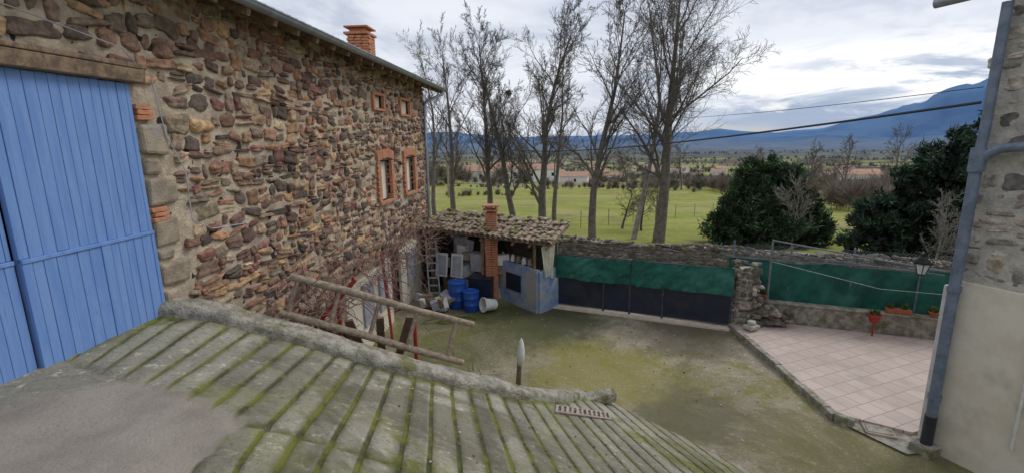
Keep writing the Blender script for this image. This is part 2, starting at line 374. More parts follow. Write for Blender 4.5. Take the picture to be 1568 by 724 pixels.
Vc=np.stack(Vc,1); nx,ny=Vc.shape[:2]
Fl=[tuple(f) for f in gridF(nx,ny).tolist()]+[tuple(range(ny)),tuple((nx-1)*ny+q for q in reversed(range(ny)))]
rawmesh('concrete_retaining_curb',Vc.reshape(-1,3),Fl,None,True,[m_curb]); 
B=MB(); B.box((1.46,7.66,.30),(.75,.24,.16),math.radians(20),jit=.025); B.make('concrete_block',m_curb,bev=.02)
B=MB(); 
for k in range(12):
    B.box((.60+k*.08,6.04+k*.055,float(zr(.60+k*.08,6.04+k*.055))+.02),(.034,.36,.04),math.radians(-8),tilt=(-.30,.35))
for s in(0,1):
    B.tube([(.56+.04*s,5.86+.36*s,float(zr(.56+.04*s,5.86+.36*s))+.03),(1.46+.04*s,6.47+.36*s,float(zr(1.46+.04*s,6.47+.36*s))+.03)],.014,6)
B.make('drain_grate',M('grate_metal',(.42,.35,.30),(.28,.23,.19),10,.7))
# ------------------------------------------------------------------ farmhouse
def wx(y): return -3.98+.0893*(y-5.1)
nl=Vector((.99603,-.0890,0))
def WP(y,n,z): return Vector((wx(y)+n*nl.x,y+n*nl.y,z))
def Wfn(U,Nn,Zz): return np.stack([-3.98+.0893*(U-5.1)+Nn*.99603,U-Nn*.0890,Zz],-1)
WROT=math.atan2(-.0890,.99603)
farm=empty('stone_farmhouse')
HO=[(12.05,12.85,3.3,4.3),(14.15,15.0,3.3,4.3),(11.95,12.55,5.62,5.92),(14.0,14.8,5.58,5.96),(12.3,13.1,0,1.85)]
def wallcells(y0,y1,z0,z1,holes,th,name,mat,parent):
    ys=sorted({y0,y1,*[h[0] for h in holes],*[h[1] for h in holes]}); zs=sorted({z0,z1,*[h[2] for h in holes],*[h[3] for h in holes]})
    B=MB()
    for a,b_ in zip(ys,ys[1:]):
        for c_,d_ in zip(zs,zs[1:]):
            my,mz=(a+b_)/2,(c_+d_)/2
            if any(h[0]<my<h[1] and h[2]<mz<h[3] for h in holes): continue
            P=[WP(a,0,c_),WP(b_,0,c_),WP(b_,0,d_),WP(a,0,d_),WP(a,-th,c_),WP(b_,-th,c_),WP(b_,-th,d_),WP(a,-th,d_)]
            B.add(P,[(0,1,2,3),(7,6,5,4),(0,4,5,1),(1,5,6,2),(2,6,7,3),(3,7,4,0)])
    return B.make(name,mat,parent)
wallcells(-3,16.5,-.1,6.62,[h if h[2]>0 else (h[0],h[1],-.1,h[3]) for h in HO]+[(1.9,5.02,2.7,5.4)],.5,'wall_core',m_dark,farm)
B=MB(); B.box(WP(3.46,-.40,4.05),(.1,3.2,2.8),WROT); B.make('dark_door_backing',m_dark,farm)  # near-black panel added behind the leaves, standing in for unlit space
ys=np.arange(-1,16.5,.045);zs=np.arange(-.08,6.6,.045);YY,ZZ=np.meshgrid(ys,zs,indexing='ij')
NN=.010+(fbm(YY*6,ZZ*6,4,71)-.45)*.055
V=Wfn(YY,NN,ZZ).reshape(-1,3);F=gridF(*YY.shape);cy_=YY.reshape(-1)[F].mean(1);cz_=ZZ.reshape(-1)[F].mean(1);kp=np.ones(len(F),bool)
for h in HO+[(1.9,5.02,2.7,5.42)]: kp&=~((cy_>h[0]-.03)&(cy_<h[1]+.03)&(cz_>h[2]-.03)&(cz_<h[3]+.03))
rawmesh('wall_mortar',V,F[kp],None,True,[m_mortar],farm)
holes=[(11.78,13.12,3.08,4.5),(13.85,15.3,3.08,4.5),(11.85,12.65,5.52,6.02),(13.9,14.9,5.48,6.06),(2.0,5.12,2.0,5.58),(9.4,15.2,-1,1.75),(5.12,5.5,3.0,5.4)]
R1=pack(-1,9.0,1.6,6.55,.255,.170,1,holes,gap=.030); R2=pack(9.0,16.4,-.05,6.55,.265,.172,2,holes,gap=.032)
S1=stones(R1,Wfn,PAL_FARM,3,.062,11,.05,4.8,.11);S2=stones(R2,Wfn,PAL_FARM,2,.062,12,.08,4.8,.11)
R3=pack(5.0,9,-.05,1.6,.25,.18,3,holes,gap=.03);S3=stones(R3,Wfn,PAL_FARM,2,.062,13)
V,F,C=mergeS([S1,S2,S3])
gm_=np.clip((V[:,2]-3.8)/2.5,0,1)*np.clip((8.5-V[:,1])/5,0,1); tgt=np.array([.35,.28,.21])
C=C*(1-.35*gm_[:,None])+tgt*.35*gm_[:,None]*(.5+C.mean(1,keepdims=True)*2.2)
rawmesh('wall_stones',V,F,C,False,[m_stone],farm)
B=MB(); z=2.93
for k,(hh,ln_) in enumerate([(.27,.30),(.30,.42),(.16,.24),(.33,.36),(.14,.22),(.34,.44),(.2,.25),(.36,.36),(.14,.24)]):
    if k in(4,8): z+=hh; continue
    c_=WP(5.12+ln_/2,.0,z+hh/2); B.box(c_,(.14,ln_-.03,hh-.04),WROT,jit=.022); z+=hh
B.make('quoins',m_quoin,farm,bev=.035)
B=MB()
for z0,n in((3.98,3),(5.08,3)):
    for k in range(n): B.box(WP(5.22+.02*(k%2),.01,z0+k*.055),(.12,.2,.045),WROT,jit=.006)
B.make('brick_patch',m_brick,farm,bev=.006)
def brickwin(y0,y1,z0,z1,idx,arch=.09):
    B=MB(); w=.235
    n=int((z1-z0+.0)/.068)
    for k in range(n+1):
        z=z0+k*.068
        for yy,sg in((y0,-1),(y1,1)):
            L=w*(1 if k%2 else .8); B.box(WP(yy+sg*(L/2-.0),-.02,z+.03),(.2,L,.056),WROT,jit=.004)
    na_=14
    for k in range(na_):
        t=(k+.5)/na_; yy=y0-.2+(y1-y0+.4)*t; zz=z1+.11+arch*(1-(2*t-1)**2)
        B.box(WP(yy,-.015,zz),(.21,(y1-y0+.4)/na_-.012,.22),WROT,tilt=((t-.5)*-.5,0),jit=.004)
    for k in range(10):
        t=(k+.5)/10; yy=y0-.22+(y1-y0+.44)*t; B.box(WP(yy,.0,z0-.05),(.25,(y1-y0+.44)/10-.012,.075),WROT,jit=.004)
    B.make('brick_surround_%d'%idx,m_brick,farm,bev=.005)
    B=MB(); B.quad(WP(y0-.05,-.10,z0-.05),WP(y1+.05,-.10,z0-.05),WP(y1+.05,-.10,z1+.15),WP(y0-.05,-.10,z1+.15)); B.make('window_shutter_%d'%idx,m_plaster,farm)
    B=MB()
    for yy in(y0+.02,y1-.02): B.box(WP(yy,-.08,(z0+z1)/2),(.04,.035,z1-z0),WROT)
    B.box(WP((y0+y1)/2,-.085,(z0+z1)/2),(.02,.02,z1-z0),WROT)
    B.make('window_frame_%d'%idx,m_woodg,farm)
brickwin(12.05,12.85,3.3,4.3,1); brickwin(14.15,15.0,3.3,4.3,2)
B=MB()
for (y0,y1,z0,z1) in((11.95,12.55,5.62,5.92),(14.0,14.8,5.58,5.96)):
    B.box(WP((y0+y1)/2,.0,z0-.035),(.16,y1-y0+.2,.06),WROT); B.box(WP((y0+y1)/2,.0,z1+.04),(.16,y1-y0+.2,.07),WROT)
    for yy in(y0-.06,y1+.06): B.box(WP(yy,0,(z0+z1)/2),(.16,.11,z1-z0),WROT)
B.make('small_window_brick',m_brick,farm,bev=.005)
B=MB()
for (y0,y1,z0,z1) in((11.95,12.55,5.62,5.92),(14.0,14.8,5.58,5.96)):
    B.quad(WP(y0,-.05,z0),WP(y1,-.05,z0),WP(y1,-.05,z1),WP(y0,-.05,z1))
B.make('small_window_panel',m_plaster,farm)
# roof
ys=np.arange(-3,17.4,.028); ss=np.linspace(0,6,30)
YY,SS=np.meshgrid(ys,ss,indexing='ij')
wv=np.abs(np.sin(YY*math.pi/.2))*.06-.03
zz=6.60+SS*.36+wv+ (SS/.35%1)*.02
nn_=.55-SS
V=np.stack([-3.98+.0893*(YY-5.1)+nn_*.996,YY-nn_*.089,zz],-1).reshape(-1,3)
rawmesh('roof_tiles',V,gridF(*YY.shape),None,True,[m_tile],farm)
B=MB()
P=[WP(-3,.52,6.50),WP(17.3,.52,6.50),WP(17.3,-5.5,8.66),WP(-3,-5.5,8.66),WP(-3,.52,6.56),WP(17.3,.52,6.56),WP(17.3,-5.5,8.72),WP(-3,-5.5,8.72)]
B.add(P,[(0,1,2,3),(7,6,5,4),(0,4,5,1),(1,5,6,2),(2,6,7,3),(3,7,4,0)])
for k in range(34):
    y=-2.5+k*.6; B.box(WP(y,.2,6.56),(.75,.08,.1),WROT,tilt=(0,.34))
B.make('roof_boards',m_wood,farm)
B=MB(); P=[WP(16.49,-.5,-.1),WP(16.49,-7,-.1),WP(16.49,-7,9.0),WP(16.49,-.5,6.7)]; B.quad(*P); B.make('gable_wall',m_mortar,farm)
B=MB()
n=8;pts=[]
for yy in(-3,17.3):
    for k in range(n+1):
        t=math.pi*k/n; pts.append(WP(yy,.60+.075*math.cos(t),6.545-.075*math.sin(t)))
B.add(pts,[(k,k+1,n+1+k+1,n+1+k) for k in range(n)]+[tuple(range(n+1)),tuple(range(n+1,2*n+2))])
B.tube([WP(-3,.675,6.55),WP(17.3,.675,6.55)],.012,6)
B.make('gutter',m_zinc,farm,True)
B=MB(); B.tube([WP(17.0,.6,6.48),WP(16.95,.58,6.36),WP(16.5,.15,6.1),WP(16.35,.1,5.95),WP(16.35,.1,0)],.05,10); 
for z in(5.6,4,2.5): B.tube([WP(16.35,.1,z),WP(16.35,.1,z+.04)],.06,10)
B.make('downpipe',m_zinc,farm,True)
B=MB(); cx_,cy0=-4.0,13.5
for k in range(12):
    for q in range(3): B.box((cx_-.19+.19*q+(.04 if k%2 else 0),cy0-.25,6.72+k*.072),(.18,.11,.06),WROT,jit=.004)
    for q in range(3): B.box((cx_+.25,cy0-.18+.18*q,6.72+k*.072),(.11,.17,.06),WROT,jit=.004)
B.box((cx_,cy0,7.12),(.52,.48,.86),WROT)
B.box((cx_,cy0,7.60),(.66,.66,.06),WROT); B.box((cx_,cy0,7.68),(.42,.42,.1),WROT); B.box((cx_,cy0,7.76),(.64,.64,.04),WROT)
B.make('chimney',m_brick,farm,bev=.005)
def leaf(y0,y1,off,seed,name):
    r=random.Random(seed);B=MB()
    for z0,z1,o in((2.90,3.86,off+.012),(3.88,5.42,off)):
        y=y0
        while y<y1-.03:
            w=min(r.uniform(.075,.125),y1-y); B.box(WP(y+w/2,o+r.uniform(-.004,.004),(z0+z1)/2),(.035,w-.004,z1-z0-r.uniform(0,.012)),WROT); y+=w
    B.box(WP((y0+y1)/2,off+.026,3.865),(.03,y1-y0,.035),WROT)
    B.box(WP((y0+y1)/2,off-.03,4.16),(.03,y1-y0-.01,2.48),WROT)
    return B.make(name,m_door,farm,bev=.004)
leaf(3.78,5.10,.03,1,'barn_door_leaf'); leaf(1.95,3.765,-.014,2,'barn_door_leaf_rear')
B=MB(); B.box(WP(3.5,.03,5.49),(.24,3.45,.13),WROT,jit=.012); B.box(WP(3.5,.08,5.59),(.16,3.4,.05),WROT); B.make('door_lintel',m_wood,farm,bev=.01)
B=MB()
for a,b_ in((9.5,12.3),(13.1,15.1)):
    B.box(WP((a+b_)/2,.03,.85),(.1,b_-a,1.8),WROT)
B.make('plaster_band',m_plaster,farm,bev=.01)
B=MB(); B.box(WP(12.7,-.1,.9),(.05,.8,1.8),WROT); 
B.make('rear_door',M('brown_door',(.16,.05,.035),(.09,.03,.025),8,.6),farm)
B=MB()
for a,b_ in((10.3,10.9),(11.3,11.9),(13.6,14.4)): 
    B.box(WP((a+b_)/2,.11,1.1),(.05,b_-a,1.0),WROT)
B.make('ground_floor_panels',m_grey,farm,bev=.01)
B=MB();B.tube([WP(5.35,.09,5.5),WP(5.42,.1,4.9),WP(5.6,.12,4.5),WP(5.62,.1,3.9),WP(5.9,.12,3.75),WP(6.6,.12,3.7)],.007,5);B.tube([WP(5.3,.1,5.52),WP(5.0,.12,5.75),WP(4.0,.1,5.9)],.006,5);B.make('wall_cable',m_grey,farm)
# ------------------------------------------------------------------ vine
def tangle(name,mat,n,fstart,r0,parent=None,seed=1,steps=14,step=.12,grav=.02):
    r=random.Random(seed);B=MB()
    for _ in range(n):
        p,d=fstart(r);p=Vector(p);d=Vector(d).normalized();pts=[p.copy()]
        for k in range(r.randint(steps//2,steps)):
            d=(d+Vector([r.gauss(0,.28) for _ in range(3)])+Vector((0,0,-grav))).normalized(); p=p+d*step
            off=(p-WP(p.y,0,p.z)).dot(nl)
            if off<.08: p+=nl*(.09-off)
            pts.append(p.copy())
        rr_=r0*r.uniform(.4,1.2); B.tube(pts,[rr_*(1-.7*i/len(pts)) for i in range(len(pts))],4,cap=False)
    return B.make(name,mat,parent)
tangle('climbing_vine',m_vine,300,lambda r:(tuple(WP(r.uniform(6,14.5),r.uniform(.1,1.0),r.gauss(2.15,.28))),(r.uniform(-.2,.5),r.choice((-1,1)),r.uniform(-.35,.35))),.013,None,4)
# ------------------------------------------------------------------ red frame, ladder
B=MB()
for pts in([(-2.95,7.6,0),(-2.95,7.6,2.35)],[(-2.55,7.4,2.62),(-3.15,7.3,1.95)],[(-1.70,7.7,0),(-1.70,7.7,1.85)],[(-1.70,7.7,.95),(-1.4,8.1,0)],[(-2.95,7.6,1.0),(-1.70,7.7,.95)],[(-3.0,11,0),(-3.12,11,2.2)]):
    B.tube(pts,.036,8)
B.make('red_metal_frame',m_red,None,True)
lad=empty('wooden_ladder')
TL,TR=Vector((-2.74,5.62,3.19)),Vector((-.55,6.18,2.31)); BL,BR=Vector((-2.86,5.50,2.77)),Vector((-.69,6.02,1.82))
B=MB(); B.tube([TL,TL.lerp(TR,.3)+Vector((0,0,.008)),TL.lerp(TR,.65)+Vector((0,0,-.012)),TR],[.046,.05,.047,.042],10); B.make('rail_top',m_woodg,lad,True)
B=MB(); B.tube([BL,BL.lerp(BR,.4)+Vector((0,0,.008)),BL.lerp(BR,.7)+Vector((0,0,-.006)),BR],[.046,.05,.047,.042],10); B.make('rail_bottom',m_woodg,lad,True)
B=MB()
for t in(.04,.25,.46,.67,.90): B.tube([TL.lerp(TR,t),BL.lerp(BR,t)],.03,7)
B.make('rungs',m_woodg,lad,True)
B=MB()
for k in range(12): B.box((-3.3+.06*k,6.0+.13*k,2.25-.06*k),(1.1,.09,.03),.5+.1*k,tilt=(.2,.35+.03*k),jit=.01)
for k in range(5): B.box((-2.9+.25*k,7.2,1.3),(.12,.04,2.1),.3,tilt=(.5,-.6+.2*k))
B.make('old_planks',M('red_brown_planks',(.20,.12,.09),(.11,.07,.055),9,.85,.5,40))
B=MB(); B.tube([(.09,8.7,-.02),(.12,8.68,.5)],[.055,.045],8,m=0)
B.lathe((.13,8.67,.42),[(.01,0),(.05,.04),(.075,.14),(.08,.28),(.065,.42),(.035,.54),(.005,.6)],12,m=1,axis=(.05,0,1)); B.make('garden_bollard_lamp',[m_wood,m_white],None,True)
# ------------------------------------------------------------------ shed
shed=empty('lean_to_shed')
FR=Vector((1.08,12.5,1.96));FL=Vector((-2.9,15.05,2.0));BRr=Vector((1.70,13.65,2.30));BLl=Vector((-2.35,16.25,2.36))
B=MB();up=Vector((0,0,.05))
B.add([FR,FL,BLl,BRr,FR+up,FL+up,BLl+up,BRr+up],[(0,1,2,3),(7,6,5,4),(0,4,5,1),(1,5,6,2),(2,6,7,3),(3,7,4,0)])
for t in np.linspace(.03,.97,9):
    a=FR.lerp(FL,t);c_=BRr.lerp(BLl,t); B.tube([a+Vector((0,0,-.05))-(c_-a)*.06,c_+Vector((0,0,-.05))],.04,6)
B.make('roof_deck',m_wood,shed)
B=MB(); r=random.Random(5)
ncol=26;nrow=5
for i in range(ncol):
    for j in range(nrow):
        t=(i+.5)/ncol
        for typ in(0,1):
            tt_=t+(typ*.5/ncol); a=FR.lerp(FL,tt_);c_=BRr.lerp(BLl,tt_); dv=(c_-a);ln_=dv.length;dv.normalize()
            side=(FL-FR).normalized(); nn=dv.cross(side).normalized(); nn=nn if nn.z>0 else -nn
            s0=a+dv*(ln_*(j-.12)/nrow+r.uniform(-.02,.02))+nn*(.075+.02*typ+r.uniform(0,.025)); s1=s0+dv*(ln_/nrow+.08)-nn*.015
            R_=.085; vs=[]
            rx=r.uniform(-.1,.1)
            for p,rr_ in((s0,R_),(s1,R_*.85)):
                for kk in range(7):
                    an=math.pi*kk/6+rx; vs.append(p+side*(math.cos(an)*rr_)+nn*(math.sin(an)*rr_*.8*(1 if typ==0 else -1)))
            B.add(vs,[(k,k+1,k+8,k+7) for k in range(6)],0)
B.make('roof_tiles',M('old_roof_tile',(.38,.28,.20),(.21,.175,.13),7,.95,.8,40,dirt=(.17,.17,.075)),shed)
T,Fc=ICO[2]; Vs=[];Fs=[];Cs=[]
for k in range(170):
    u,v=r.random(),r.random()**.8; a=FR.lerp(FL,u);c_=BRr.lerp(BLl,u);p=a.lerp(c_,v)+Vector((0,0,.17)); sz=r.uniform(.03,.085)
    Vs.append(T*np.array([sz*1.2,sz,sz*.6])*(1+rng.uniform(-.15,.15,(len(T),1)))+np.array(p)); Fs.append(Fc+k*len(T)); cc=random.choice([(.36,.30,.23),(.26,.24,.17),(.17,.18,.07),(.42,.37,.30)]); Cs.append(np.tile(cc,(len(T),1)))
rawmesh('roof_stones_and_moss',np.concatenate(Vs),np.concatenate(Fs),np.concatenate(Cs),False,[m_stone],shed)
A0=Vector((-.39,14.1,0));A1=Vector((.72,12.72,0));A2=Vector((1.3,13.3,0))
def slab(B,p,q,z0,z1,th,m=0,off=0):
    d=(q-p).normalized();n=Vector((d.y,-d.x,0)); L=(q-p).length; c_=(p+q)/2+n*off; B.box((c_.x,c_.y,(z0+z1)/2),(L,th,z1-z0),math.atan2(d.y,d.x),m)
B=MB(); slab(B,A0,A1,-.05,1.25,.14); slab(B,A1,A2,-.05,1.2,.14); B.make('blue_wall',m_bluewall,shed,bev=.01)
B=MB(); slab(B,A0.lerp(A1,.25),A0.lerp(A1,.62),.45,.95,.03,0,.09); slab(B,A0.lerp(A1,.25),A0.lerp(A1,.62),.45,.95,.03,0,-.09); B.make('blue_wall_hatch',m_navy,shed)
B=MB(); B.box((.62,12.86,1.62),(.06,.06,.75),.6); B.box((-2.6,14.95,1.0),(.1,.1,2.0)); B.box((-.9,14.0,1.0),(.1,.1,2.0)); B.box((1.2,13.3,1.7),(.1,.1,1.1)); B.make('posts',m_wood,shed)
B=MB(); slab(B,Vector((-2.8,16.3,0)),Vector((1.35,13.75,0)),-.05,2.2,.1); B.make('back_wall',M('shed_back',(.14,.12,.10),(.07,.06,.05),4),shed)
nU,nV=16,14
def drape(P0,P1,hgt,name,mat,side):
    B=MB();vs=[]
    for i in range(nU):
        for j in range(nV):
            u=i/(nU-1);v=j/(nV-1);p=P0.lerp(P1,u*(1-.35*v)+.2*v); p.z-=v*hgt-.06*math.sin(u*5); p+=side*(.04*math.sin(u*22+v*2)*(.4+v)); vs.append(p)
    B.add(vs,[tuple(f) for f in gridF(nU,nV).tolist()]); B.make(name,mat,shed,True)
drape(Vector((.80,12.70,1.9)),Vector((1.22,13.12,1.95)),.95,'hanging_cloth',M('pale_cloth',(.62,.61,.50),(.50,.49,.39),6,.9),Vector((.7,-.7,0)))
drape(Vector((-1.9,15.1,1.7)),Vector((-1.2,14.7,1.75)),.9,'hanging_tarp',m_grey,Vector((.5,-.8,0)))
B=MB()
for k in range(28):
    for q in range(2):
        B.box((-.72+.19*q,13.95,.05+k*.072),(.18,.34,.06),.0 if k%2 else .05,jit=.004)
B.make('brick_barbecue',m_brick,shed,bev=.005)
B=MB()
for k in range(8):
    for q in range(2): B.box((-.70+.17*q,14.0,2.2+k*.066),(.165,.32,.056),jit=.003)
B.box((-.62,14.0,2.77),(.46,.44,.04)); 
for a in(-.14,.14):
    B.box((-.62+a,14.0,2.83),(.05,.3,.09))
B.box((-.62,14.0,2.90),(.5,.46,.045)); B.make('shed_chimney',m_brick,shed,bev=.005)
B=MB(); r=random.Random(11)
for k in range(44):
    t=r.random(); p=Vector((-2.7,15.6,0)).lerp(Vector((-.2,14.3,0)),t); s=(r.uniform(.1,.5),r.uniform(.03,.3),r.uniform(.1,.8)); B.box((p.x,p.y+r.uniform(-.5,.2),s[2]/2+r.choice((0,0,.5,.8,1.1))),s,r.uniform(-1,1),r.randint(0,4),tilt=(r.uniform(-.2,.2),r.uniform(-.3,.3)))
for k,(x,y) in enumerate(((-2.25,14.6),(-1.75,14.45))):
    B.box((x,y,.95),(.42,.03,.75),-.4,4,tilt=(-.15,0)); B.box((x,y-.02,.95),(.32,.03,.62),-.4,0,tilt=(-.15,0))
B.make('stored_clutter',[m_grey,m_woodg,m_wood,m_dark,m_white],shed,bev=.006)
B=MB(); B.box((.1,14.0,1.32),(1.1,.4,.04),-.9); 
for k in range(6): B.lathe((.5-.16*k,13.2+.2*k,1.25),[(0,0),(.07,0),(.075,.05),(.05,.16),(.03,.2),(0,.2)],10,m=k%2)
B.make('shelf_items',[m_woodg,m_white],shed)
st=empty('aluminium_stepladder');B=MB()
for a in(0,.32):
    B.tube([(-2.55+a,13.9,0),(-2.75+a,14.7,1.7)],.022,6);B.tube([(-2.55+a,15.2,0),(-2.75+a,14.7,1.7)],.018,6)
for k in range(7):
    t=(k+1)/8; B.box((-2.39-.2*t,13.9+.8*t,1.7*t),(.32,.07,.03))
B.make('frame',M('aluminium',(.5,.52,.56),(.4,.42,.46),6,.4,metal=.3),st)
def drum(x,y,h,r_,name):
    B=MB(); pr=[(.0,.0),(r_*.92,0),(r_,.03),(r_,h*.30),(r_*1.035,h*.32),(r_*1.035,h*.35),(r_,h*.37),(r_,h*.63),(r_*1.035,h*.65),(r_*1.035,h*.68),(r_,h*.70),(r_,h*.93),(r_*1.06,h*.94),(r_*1.06,h*.985),(r_*.95,h),(r_*.9,h*.97),(0,h*.97)]
    B.lathe((x,y,0),pr,28); return B.make(name,m_bdrum,None,True)
drum(-1.62,13.3,.80,.27,'blue_barrel'); drum(-1.20,13.0,.60,.23,'blue_barrel')
B=MB(); B.lathe((-.50,12.95,.19),[(0,0),(.14,0),(.15,.02),(.19,.38),(.215,.38),(.215,.42),(.185,.42),(.14,.03),(0,.03)],20,axis=(-.8,-.5,.15)); B.make('white_bucket',m_white,None,True)
B=MB(); B.box((-.93,13.85,.38),(.72,.5,.72),-.25); B.box((-.93,13.85,.76),(.78,.56,.05),-.25); B.make('dark_storage_box',m_navy,bev=.02)
B=MB(); r=random.Random(3)
for k in range(16): B.box((-2.3+r.uniform(-.5,.5),13.1+r.uniform(-.4,.4),r.uniform(.05,.35)),(r.uniform(.1,.45),r.uniform(.1,.3),r.uniform(.06,.3)),r.uniform(-1,1),r.randint(0,2),tilt=(r.uniform(-.4,.4),r.uniform(-.3,.3)))
B.make('junk_pile',[m_white,m_grey,m_wood],bev=.01)
B=MB(); pts=[(-2.0+.6*math.cos(t)*(1-.02*t)+.05*t,12.2+.25*math.sin(t*1.3),.03+.01*math.sin(t*5)) for t in np.linspace(0,12,70)]; B.tube(pts,.013,5); B.make('garden_hose',m_moss,None,True)
# ------------------------------------------------------------------ gate
def cloth(p,q,z0,z1,name,parent,seed,drop=.02,nu=170,nv=22):
    d=(q-p);L=d.length;d.normalize();n=Vector((d.y,-d.x,0));vs=[]
    for i in range(nu):
        for j in range(nv):
            u=i/(nu-1)*L;v=j/(nv-1); w=float(fbm(u*3.2+v,v*1.2,4,seed)-.5)*.22*(.25+v*.75)+.03*math.sin(u*9+v*4+5*float(fbm(u,v,2,seed+2)))+float(fbm(u*7+v*5,v*4-u*2,2,seed+9)-.5)*.05
            z=z1+(z0-z1)*v+.02*math.sin(u*3+seed)*(1-v)-drop*abs(math.sin(u*math.pi/1.1))*(1-v)+ .07*float(fbm(u*2,v,2,seed+5)-.5)
            vs.append(tuple(p+d*u+n*w+Vector((0,0,z))))
    return rawmesh(name,np.array(vs),gridF(nu,nv),None,True,[m_green],parent)
G0=Vector((1.27,13.28,0));G1=Vector((5.58,11.45,0));gate=empty('courtyard_gate')
gdv=(G1-G0).normalized()
B=MB(); Lg=(G1-G0).length; cuts=[0,.30,.455,.64,1.0]
for a,b_ in zip(cuts,cuts[1:]): slab(B,G0+gdv*(Lg*a+.02),G0+gdv*(Lg*b_-.02),.09,.92,.03)
B.make('metal_panels',m_navy,gate,bev=.004)
B=MB()
for a in cuts:
    p=G0+gdv*(Lg*a+(.0 if a<1 else -.02)); B.box((p.x,p.y,.80),(.05,.09,1.56),math.atan2(gdv.y,gdv.x))
for z in(.10,.93,1.57):
    B.tube([G0+Vector((0,0,z)),G1+Vector((0,0,z))],.02,6)
B.make('gate_frame',M('gate_frame_metal',(.06,.07,.10),(.035,.042,.06),6,.5),gate)
nrm=Vector((gdv.y,-gdv.x,0))
cloth(G0+nrm*.12,G0+gdv*Lg*.455+nrm*.12,.90,1.58,'mesh_cover_1',gate,1); cloth(G0+gdv*(Lg*.462)+nrm*.12,G1+nrm*.12,.90,1.62,'mesh_cover_2',gate,2)
B=MB(); slab(B,G0-gdv*.1+nrm*.1,G1+nrm*.1,-.05,.045,.22); B.make('gate_threshold_kerb',M('pale_kerb',(.66,.56,.46),(.52,.44,.36),8),None,bev=.01)
L_=[]
for s in range(4):
    a=-.35+s*math.pi/2;ca,sa=math.cos(a),math.sin(a)
    R_=pack(-.2,.2,.05,1.55,.2,.15,20+s,gap=.015); 
    L_.append(stones(R_,lambda U,Nn,Zz,cx=5.95,cy=11.62,ca=ca,sa=sa:np.stack([cx+ca*U+sa*(.2+Nn),cy+sa*U-ca*(.2+Nn),Zz],-1),PAL_DARK*1.15,2,.05,30+s))
pil=empty('stone_gate_pillar'); V,F,C=mergeS(L_); rawmesh('stones',V,F,C,False,[m_stone],pil)
B=MB();B.box((5.95,11.62,.78),(.4,.4,1.55),-.35);B.make('core',m_mortar_g,pil)
r=random.Random(8)
R_=np.array([(r.uniform(-.05,.95),r.uniform(.08,.75)*(1-.5*(i%3)/3),r.uniform(.18,.3),r.uniform(.14,.22)) for i in range(26)])
V,F,C=stones(R_,lambda U,Nn,Zz:np.stack([6.1+.94*U,11.55-.34*U+Nn*1.2,Zz],-1),PAL_DARK,3,.13,44); rawmesh('rubble_heap',V,F,C,False,[m_stone])
# ------------------------------------------------------------------ far stone wall
dW=np.array([.932,-.363]); W0=np.array([1.94,17.0])
sw=empty('field_stone_wall')
def swfn(U,Nn,Zz): return np.stack([W0[0]+dW[0]*U+dW[1]*(Nn),W0[1]+dW[1]*U-dW[0]*(Nn),Zz],-1)
def topz(u): return 1.17+.03*math.sin(u*1.7)+.02*math.sin(u*4.1)
R_=pack(-12,26,.35,1.22,.22,.12,50,gap=.02); S1=stones(R_,swfn,PAL_DARK*1.1,2,.05,51)
r=random.Random(9);R_=np.array([(u,topz(u),r.uniform(.16,.30),r.uniform(.07,.13)) for u in np.arange(-12,26,.17)]); 
S2=stones(R_,lambda U,Nn,Zz:swfn(U,Nn*2.0-.14,Zz),PAL_DARK*1.2,2,.10,52)
V,F,C=mergeS([S1,S2]); rawmesh('stones',V,F,C,False,[m_stone],sw)
B=MB(); p=Vector((W0[0]-dW[0]*12,W0[1]-dW[1]*12,0));q=Vector((W0[0]+dW[0]*26,W0[1]+dW[1]*26,0)); slab(B,p,q,-.2,1.14,.4,0,-.19); B.make('core',M('dark_mortar',(.24,.225,.20),(.17,.16,.14),5),sw)
# ------------------------------------------------------------------ terrace
B=MB(); pts=[(5.68,11.75),(5.62,7.42),(6.45,6.86),(13,8.9),(13,9.15),(6.3,11.8)]
vs=[(x,y,z) for z in(-.05,.09) for x,y in pts]; n=len(pts); B.add(vs,[tuple(range(n,2*n))]+[(k,(k+1)%n,n+(k+1)%n,n+k) for k in range(n)]); B.make('tiled_terrace',m_terr)
def edgeblocks(name,path,w,z0,z1,mat,seed):
    r=random.Random(seed);B=MB()
    for (p,q) in zip(path,path[1:]):
        p=Vector(p+(0,));q=Vector(q+(0,));L=(q-p).length;d=(q-p)/L;u=0
        while u<L-.05:
            l=min(r.uniform(.5,.9),L-u); a=p+d*(u+.004);b2=p+d*(u+l-.004); c_=(a+b2)/2; B.box((c_.x,c_.y,(z0+z1)/2+r.uniform(-.012,.012)),((b2-a).length,w,z1-z0),math.atan2(d.y,d.x)+r.uniform(-.015,.015),jit=.01); u+=l
    return B.make(name,mat,None,bev=.015)
edgeblocks('terrace_kerb',[(5.6,11.6),(5.53,7.35),(5.72,7.15)],.14,-.05,.14,m_curb,1)
B=MB(); B.add([(5.55,7.25,.034),(6.0,6.4,.034),(6.6,6.5,.034),(6.5,6.9,.034),(5.68,7.42,.034)],[(0,1,2,3,4)]); B.box((6.0,6.98,.049),(.42,.3,.03),-.4,1);B.box((6.0,6.98,.059),(.34,.22,.03),-.4,0); B.make('drain_cover',[m_curb,m_quoin])
tw=Vector((6.25,11.95,0));te=Vector((12.5,9.45,0))
B=MB(); slab(B,tw,te,-.05,.58,.2); slab(B,tw,te,.58,.62,.26); B.make('terrace_low_wall',m_curb,None,bev=.01)
fen=empty('green_mesh_fence'); td=(te-tw).normalized();tn=Vector((td.y,-td.x,0))
F0=Vector((5.85,12.35,0))
cloth(F0,te-tn*.25,.5,1.66,'mesh_cloth',fen,7,.05,260,24)
B=MB(); Lf=(te-F0).length;fd=(te-tn*.2-F0).normalized()
